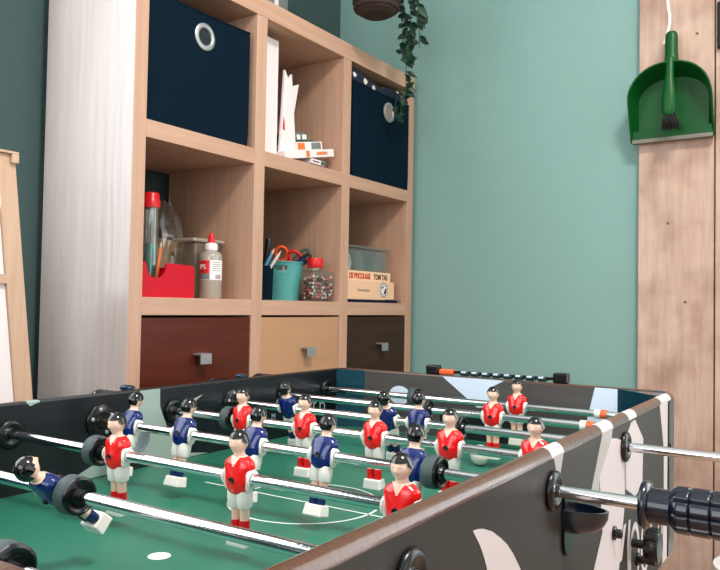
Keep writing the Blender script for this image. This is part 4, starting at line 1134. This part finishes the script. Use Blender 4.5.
# ------------------------------------------------------------------ player figures
def ell(cx_, cy_, z, ax, ay, n=24, p=2.0):
    out = []
    for k in range(n):
        a = 2 * PI * k / n; c, s = math.cos(a), math.sin(a)
        out.append(Vector((cx_ + ax * math.copysign(abs(c) ** (2 / p), c), cy_ + ay * math.copysign(abs(s) ** (2 / p), s), z)))
    return out
FIG = {}
def make_figure(team):
    jersey_m = 'red' if team == 'red' else 'blue'
    sock_m = 'sockred' if team == 'red' else 'socknavy'
    # body: head, neck, open collar and legs as one mesh
    body = new()
    U_, V_ = 28, 22
    hc = Vector((0.0008, 0, 0.0372))
    def head_pt(th, ph, infl=0.0):
        x = math.cos(ph) * math.cos(th); y = math.cos(ph) * math.sin(th); z = math.sin(ph)
        ax, ay, az_ = 0.0112, 0.0098, 0.0125
        if z < 0:
            k = 1 - 0.30 * (-z) ** 1.5; ay *= k; ax *= 1 - 0.14 * (-z)
        p = Vector((x * ax, y * ay, z * az_))
        front = max(0.0, x)
        # nose, brow, eye hollows, mouth, chin, ears
        if front > 0.6:
            yy, zz_ = p.y, p.z
            p.x += 0.0032 * math.exp(-(yy / 0.0017) ** 2 - ((zz_ + 0.0018) / 0.0026) ** 2)
            p.x += 0.0011 * math.exp(-(yy / 0.005) ** 2 - ((zz_ - 0.0030) / 0.0014) ** 2)
            for s in (-1, 1):
                p.x -= 0.0013 * math.exp(-((yy - s * 0.0037) / 0.0018) ** 2 - ((zz_ - 0.0008) / 0.0013) ** 2)
            p.x -= 0.0007 * math.exp(-(yy / 0.003) ** 2 - ((zz_ + 0.0062) / 0.0007) ** 2)
            p.x += 0.0013 * math.exp(-(yy / 0.004) ** 2 - ((zz_ + 0.0100) / 0.0018) ** 2)
        for s in (-1, 1):
            p.y += s * 0.0018 * math.exp(-((p.x + 0.001) / 0.0019) ** 2 - ((p.z + 0.0005) / 0.0026) ** 2) * (1 if s * y > 0.5 else 0)
        if infl:
            p += p.normalized() * infl
        return hc + p
    rs = []
    for j in range(V_ + 1):
        ph = -PI / 2 + PI * (j + .001) / (V_ + .002)
        rs.append([head_pt(2 * PI * i / U_, ph) for i in range(U_)])
    rings(body, rs, 0)
    rings(body, [ell(0, 0, 0.0165, 0.0085, 0.0105), ell(0, 0, 0.0215, 0.0068, 0.0075), ell(0.0002, 0, 0.0255, 0.0058, 0.0062), ell(0.0008, 0, 0.031, 0.0060, 0.0062)], 0, True, True)
    # torso, split into collar opening (skin) and jersey
    jers = new()
    secs = [(-0.0158, .0090, .0116), (-0.0140, .0104, .0132), (-0.0100, .0120, .0146), (-0.0050, .0132, .0155), (0.0, .0134, .0156), (0.0050, .0124, .0164), (0.0090, .0116, .0178), (0.0125, .0108, .0186), (0.0160, .0100, .0180), (0.0188, .0090, .0160), (0.0210, .0078, .0128), (0.0228, .0068, .0096), (0.0238, .0058, .0072)]
    fine = []
    for a, b in zip(secs, secs[1:]):
        for q in range(6):
            f = q / 6
            fine.append(tuple(a[i] + (b[i] - a[i]) * f for i in range(3)))
    fine.append(secs[-1])
    n = 120
    def trow(bm_):
        return [[bm_.verts.new(p) for p in ell(0, 0, z, ax, ay, n, 2.3)] for z, ax, ay in fine]
    rj, rb_ = trow(jers), trow(body)
    for k in range(len(fine) - 1):
        for i in range(n):
            j = (i + 1) % n
            zc = (fine[k][0] + fine[k + 1][0]) / 2
            co = (rj[k][i].co + rj[k][j].co + rj[k + 1][i].co + rj[k + 1][j].co) / 4
            isV = (co.x > 0 and zc > 0.0125 + abs(co.y) * 1.75) or zc > 0.0228
            bm_, rw = (body, rb_) if isV else (jers, rj)
            f = bm_.faces.new((rw[k][i], rw[k][j], rw[k + 1][j], rw[k + 1][i])); f.smooth = True
    jers.faces.new(list(reversed(rj[0])))
    for b_ in (jers, body):
        bmesh.ops.delete(b_, geom=[v for v in b_.verts if not v.link_faces], context='VERTS')
    # legs
    for s in (-1, 1):
        rings(body, [ell(0, s * .0050, -0.012, .0056, .0058), ell(0, s * .0060, -0.031, .0058, .0056), ell(-0.0002, s * .0058, -0.038, .0054, .0052), ell(-0.0004, s * .0058, -0.046, .0056, .0052), ell(0, s * .0056, -0.056, .0048, .0048), ell(0, s * .0056, -0.0605, .0048, .0048)], 0)
    rings(body, [ell(0, 0, -0.018, .005, .009), ell(0, 0, 0.0, .009, .012), ell(0, 0, 0.0195, .006, .009)], 0)
    # hair cap with a fringe
    hair = new()
    hv = [[head_pt(2 * PI * i / U_, -PI / 2 + PI * (j + .001) / (V_ + .002), 0.0010) for i in range(U_)] for j in range(V_ + 1)]
    vv = [[hair.verts.new(p) for p in r] for r in hv]
    for j in range(V_):
        for i in range(U_):
            k = (i + 1) % U_
            cpt = (hv[j][i] + hv[j][k] + hv[j + 1][i] + hv[j + 1][k]) / 4 - hc
            lim = 0.0048 if cpt.x > 0.004 else (-0.0072 if cpt.x < -0.0042 else 0.0015 - 0.002 * (0.004 - cpt.x) / 0.008)
            if cpt.z > lim:
                f = hair.faces.new((vv[j][i], vv[j][k], vv[j + 1][k], vv[j + 1][i])); f.smooth = True
    bmesh.ops.delete(hair, geom=[v for v in hair.verts if not v.link_faces], context='VERTS')
    # arms: hanging sleeves with a ring around the rod
    arms = []
    for s in (-1, 1):
        a = new()
        rings(a, [ell(-.0002, s * .0146, 0.0108, .0038, .0022, 18), ell(-.0002, s * .0152, 0.0098, .0062, .0028, 18), ell(.0, s * .0154, 0.005, .0074, .0028, 18), ell(.0004, s * .0156, -0.003, .0076, .0028, 18), ell(.001, s * .0152, -0.0085, .0068, .0028, 18), ell(.0018, s * .0146, -0.0120, .0048, .0024, 18), ell(.0022, s * .0142, -0.0134, .0022, .0016, 18)], 0)
        lathe(a, [(0.0066, 0.0), (0.0088, 0.0), (0.0096, 0.0012), (0.0093, 0.0026), (0.0082, 0.0031), (0.0068, 0.0028)], (0, s * 0.0160, 0), (0, s, 0), 26, 0, False, False)
        arms.append(a)
    shorts = new()
    for s in (-1, 1):
        rings(shorts, [ell(0, s * .0064, -0.0125, .0092, .0072, 22, 2.6), ell(0, s * .0066, -0.020, .0092, .0072, 22, 2.6), ell(0.0002, s * .0066, -0.0300, .0082, .0068, 22, 2.6), ell(0.0002, s * .0066, -0.0312, .0074, .0062, 22, 2.6)], 0)
    socks = []
    for s in (-1, 1):
        a = new(); rings(a, [ell(0, s * .0057, -0.0444, .0058, .0055, 18), ell(0, s * .0057, -0.0460, .0061, .0057, 18), ell(0, s * .0057, -0.0575, .0056, .0054, 18), ell(0, s * .0057, -0.0592, .0054, .0053, 18)], 0); socks.append(a)
    foot = new()
    vs = []
    for (z, x0, x1, hy) in ((-0.0580, -0.0082, 0.0092, 0.0122), (-0.0718, -0.0100, 0.0094, 0.0138)):
        vs.append([foot.verts.new((x, y, z)) for x, y in ((x0, -hy), (x1, -hy), (x1, hy), (x0, hy))])
    fs = [foot.faces.new(list(reversed(vs[1]))), foot.faces.new(vs[0])]
    for i in range(4):
        j = (i + 1) % 4; fs.append(foot.faces.new((vs[0][i], vs[1][i], vs[1][j], vs[0][j])))
    bmesh.ops.bevel(foot, geom=foot.edges[:], offset=0.0016, segments=2, profile=.5, affect='EDGES')
    screw = new()
    lathe(screw, [(0.0012, -0.0134), (0.0023, -0.0136), (0.0027, -0.0146), (0.0034, -0.0142), (0.0034, -0.0128), (0.002, -0.0126), (0.002, 0.0126), (0.0034, 0.0128), (0.0034, 0.0142), (0.0027, 0.0146), (0.0023, 0.0136), (0.0012, 0.0134)], (0, 0, 0), (1, 0, 0), 20)
    d = {}
    def me(name, bm_, mats):
        bmesh.ops.recalc_face_normals(bm_, faces=bm_.faces[:])
        m_ = bpy.data.meshes.new(name); bm_.to_mesh(m_); bm_.free()
        for q in mats:
            m_.materials.append(M[q])
        return m_
    d['player_figure'] = me('player_figure', body, ['skin'])
    d['subs'] = [('hair', me('hair', hair, ['hair'])), ('jersey', me('jersey', jers, [jersey_m])), ('arm', me('arm', arms[0], ['cream'])), ('arm', me('arm', arms[1], ['cream'])), ('shorts', me('shorts', shorts, ['cream'])), ('sock', me('sock', socks[0], [sock_m])), ('sock', me('sock', socks[1], [sock_m])), ('boot_block', me('boot_block', foot, ['cream'])), ('screw', me('screw', screw, ['black']))]
    FIG[team] = d
make_figure('red'); make_figure('blue')
def figure(rod, team, u, tilt, label):
    d = FIG[team]
    p = bpy.data.objects.new('player_figure', d['player_figure']); C.objects.link(p); p.parent = rod
    a = math.radians(tilt)
    # positive tilt swings the feet towards +x (the near end)
    R = Matrix.Rotation(-a, 4, 'Y') @ Matrix.Rotation(0 if team == 'red' else PI, 4, 'Z')
    p.matrix_local = Matrix.Translation((0, u, 0)) @ R
    p['label'] = label
    for nm, me_ in d['subs']:
        c = bpy.data.objects.new(nm, me_); C.objects.link(c); c.parent = p
    return p

# ------------------------------------------------------------------ rods
ZR = zz(-0.1565)
RR = 0.0062
def rod(k, label, team, men, bumpers, start, end):
    v = (8 - k) * SP
    org = tab.matrix_basis @ Vector((v, 0, ZR))
    t = thing('foosball_rod', label, 'foosball rod', org, TH, 'rods across the foosball table')
    bm = new(); tube(bm, [(0, start, 0), (0, end, 0)], RR, 24); obj('bar', bm, 'chrome', t)
    side = 1 if team == 'blue' else -1
    for (u, tilt, lab) in men:
        figure(t, team, u, tilt, lab)
    for (u, capside) in bumpers:
        bm = new(); s = capside
        lathe(bm, [(RR, -0.009), (0.0172, -0.009), (0.0184, -0.007), (0.0184, 0.004), (0.0176, 0.006), (RR, 0.006)], (0, u, 0), (0, s, 0), 32, 0, False, False)
        b_ = obj('bumper', bm, 'rubber', t); b_['label'] = 'grey rubber bumper with black cap'
        bm = new(); lathe(bm, [(RR, 0.0062), (0.0170, 0.0062), (0.0180, 0.007), (0.0178, 0.0095), (0.0155, 0.0105), (0.0135, 0.0085), (0.0100, 0.0085), (0.0095, 0.0100), (RR, 0.0100)], (0, u, 0), (0, s, 0), 32, 0, False, False)
        obj('bumper_cap', bm, 'black', b_)
    return t
def handle(t, u0, s):
    bm = new()
    lathe(bm, [(RR, 0), (0.021, 0.0), (0.0226, 0.002), (0.0226, 0.005), (0.021, 0.007), (0.0165, 0.008), (0.0165, 0.026), (RR, 0.026)], (0, u0, 0), (0, s, 0), 36, 0, False, False)
    L, n, seg = 0.118, 236, 120
    rs = []
    for i in range(n + 1):
        h = 0.026 + L * i / n
        f = i / n * L
        g = 1.0
        for c in (0.0175, 0.035, 0.0525, 0.07, 0.0875, 0.105):
            g -= 0.08 * math.exp(-((f - c) / 0.0008) ** 2)
        e = min(1.0, (f / 0.008)) if f < 0.008 else (min(1.0, (L - f) / 0.01) if f > L - 0.01 else 1.0)
        base = 0.0165 + (0.0218 - 0.0165) * math.sin(PI / 2 * e)
        rg = []
        for q in range(seg):
            a = 2 * PI * q / seg
            fl = 1 - 0.13 * e * (math.cos(5 * a) ** 2) ** 9
            r = base * g * fl
            rg.append(Vector((r * math.cos(a), u0 + s * h, r * math.sin(a))))
        rs.append(rg)
    rings(bm, rs, 0, False, True)
    h = obj('handle', bm, 'grip', t); h['label'] = 'ribbed dark blue hand grip'
def flange(u, s, v):
    bm = new(); lathe(bm, [(RR + .0006, -0.0), (0.0195, -0.0), (0.0205, 0.0015), (0.0200, 0.0045), (0.0170, 0.0065), (0.0125, 0.007), (0.0105, 0.0055), (RR + .0006, 0.005)], (v, u, ZR), (0, s, 0), 36, 0, False, False)
    f = obj('rod_bearing', bm, 'black', tab, smooth=True); return f
def plate(v):
    bm = new(); lathe(bm, [(0.0270, 0.0), (0.0270, 0.003), (0.0255, 0.0045), (0.012, 0.0046), (0.0105, 0.0075), (0.0035, 0.0078)], (v, 0.0002, ZR), (0, 1, 0), 40)
    p = obj('end_plate', bm, 'black', tab)
    for a in (0.25, 1.35, 2.7, 4.3):
        bm = new(); lathe(bm, [(0.0032, 0), (0.0032, 0.0012), (0.0022, 0.002)], (v + 0.0185 * math.cos(a), 0.0048, ZR + 0.0185 * math.sin(a)), (0, 1, 0), 14); obj('screw', bm, 'steel', p)
rp = 'red shirted player figure'; bp_ = 'blue shirted player figure seen from behind'
BL, RD = 'blue', 'red'
R8 = rod(8, 'chrome rod nearest the far end wall carrying one red goalkeeper', RD, [(0.4412, 0, rp)], [(0.222, 1)], -0.075, 0.605)
R7 = rod(7, 'second chrome rod from the far end wall with a single red player', RD, [(0.4555, 0, rp)], [(0.326, 1)], -0.075, 0.632)
R6 = rod(6, 'third chrome rod from the far end with three blue players, two tilted', BL, [(0.1317, -20, bp_ + ', tilted'), (0.3361, -22, bp_ + ', tilted'), (0.3915, 0, bp_ + ', hanging upright')], [(0.460, 1)], 0.02, 0.905)
R5 = rod(5, 'chrome rod with five upright red players behind the blue five', RD, [(u, 0, rp) for u in (0.1564, 0.280, 0.4034, 0.5200, 0.6362)], [(0.129, 1)], -0.075, 0.685)
R4 = rod(4, 'chrome rod with five blue players and a ribbed grip at right', BL, [(u, 12, bp_) for u in (0.0690, 0.1800, 0.3090, 0.4215, 0.5445)], [(0.573, 1)], 0.045, 0.797)
R3 = rod(3, 'chrome rod with three red players nearest the viewer', RD, [(u, -3, rp) for u in (0.2241, 0.4194, 0.6170)], [(0.186, 1)], -0.075, 0.685)
R2 = rod(2, 'chrome rod with a blue player tipped face up beside its bumper', BL, [(0.3130, -50, 'blue shirted player figure tipped face up'), (0.070, -50, 'blue shirted player figure tipped face up')], [(0.345, 1)], 0.02, 0.905)
R1 = rod(1, 'nearest chrome rod with a black bumper at the lower left corner', BL, [(0.345, -45, 'blue shirted goalkeeper figure')], [(0.475, 1)], 0.02, 0.905)
for t, u0 in ((R4, 0.794), (R6, 0.90), (R2, 0.90), (R1, 0.90)):
    handle(t, u0, 1)
for t in (R3, R5, R7, R8):
    handle(t, -0.062, -1)
for k in (1, 2, 4, 6):
    flange(UO1, 1, (8 - k) * SP); plate((8 - k) * SP)
for k in (3, 5, 7, 8):
    flange(UI0, 1, (8 - k) * SP)
for t, st in ((R4, 0.045), (R6, 0.02), (R2, 0.02), (R1, 0.02)):
    bm = new(); tube(bm, [(0, 0.008, 0), (0, st + 0.002, 0)], 0.0036, 14); obj('inner_bar', bm, 'brass', t)
for t, u0 in ((R8, 0.586), (R7, 0.604)):
    bm = new(); lathe(bm, [(RR, 0), (0.0076, 0.0), (0.0082, 0.001), (0.0082, 0.009), (0.0076, 0.010), (RR, 0.010)], (0, u0, 0), (0, 1, 0), 28, 0, False, False); c = obj('end_collar', bm, 'cream', t); c['label'] = 'white end collar'
    bm = new(); lathe(bm, [(0.003, 0.0105), (0.0074, 0.0105), (0.0080, 0.0115), (0.0080, 0.020), (0.0074, 0.021), (0.003, 0.021)], (0, u0, 0), (0, 1, 0), 28); c = obj('end_collar', bm, 'orange', t); c['label'] = 'orange end collar'
    bm = new(); lathe(bm, [(0.0062, 0.0212), (0.0062, 0.05), (0.006, 0.052), (0.006, UI1 - u0 - .0005)], (0, u0, 0), (0, 1, 0), 28); obj('end_sleeve', bm, 'chrome', t)
# the ball
bm = new(); sphere(bm, (0, 0, 0), 0.0175, 0, 32, 20)
o = obj('foosball_ball', bm, 'cream'); o.location = tab.matrix_basis @ Vector((0.150, 0.434, ZF + 0.0176))
tag(o, 'white ball lying on the green playfield behind the five red players', 'ball')

# ------------------------------------------------------------------ light
def area(name, loc, target, sx, sy, power, col=(1, 1, 1), spread=PI):
    l = bpy.data.lights.new(name, 'AREA'); l.shape = 'RECTANGLE'; l.size = sx; l.size_y = sy; l.energy = power; l.color = col; l.spread = spread
    o = bpy.data.objects.new(name, l); C.objects.link(o); o.location = loc
    o.rotation_euler = (Vector(target) - Vector(loc)).to_track_quat('-Z', 'Y').to_euler(); return o
area('window_daylight_left', (XL + 0.02, -1.2, 1.52), (0, -1.2, 1.52), 2.1, 1.55, 40, (0.93, 0.97, 1.0))
area('fill_light_front', (-0.8, YF + 0.02, 1.57), (-0.8, 0, 1.57), 2.9, 1.5, 16, (1.0, 0.98, 0.96))  # broad fill light at the added, unseen front window
area('window_daylight_back', (-0.95, YB - 0.01, 1.525), (-0.95, -3, 1.525), 1.5, 1.45, 24, (0.93, 0.97, 1.0))
area('window_daylight_right', (XR - 0.02, -2.25, 1.275), (-3, -2.25, 1.275), 1.4, 1.95, 30, (0.97, 0.99, 1.0))
# ceiling lamp: a square panel fitting
t = thing('ceiling_lamp', 'square white panel lamp on the ceiling behind the viewer', 'ceiling lamp', (-0.35, -1.55, ZC))
bm = new(); box(bm, -0.24, 0.24, -0.24, 0.24, -0.035, 0, 0.004); obj('housing', bm, 'winframe', t)
area('ceiling_lamp_light', (-0.35, -1.55, ZC - 0.045), (-0.35, -1.55, 0), 0.42, 0.42, 52, (1.0, 0.95, 0.90))
w = bpy.data.worlds.new('world'); bpy.context.scene.world = w; w.use_nodes = True
w.node_tree.nodes['Background'].inputs[0].default_value = (0.85, 0.93, 1.0, 1); w.node_tree.nodes['Background'].inputs[1].default_value = 1.0

sc_ = bpy.context.scene
sc_.view_settings.view_transform = 'Standard'; sc_.view_settings.look = 'None'; sc_.view_settings.exposure = 0.0; sc_.view_settings.gamma = 1.0
sc_.view_settings.use_curve_mapping = False
sc_.cycles.max_bounces = 10; sc_.cycles.transparent_max_bounces = 24; sc_.cycles.use_denoising = True
sc_.cycles.sample_clamp_indirect = 6
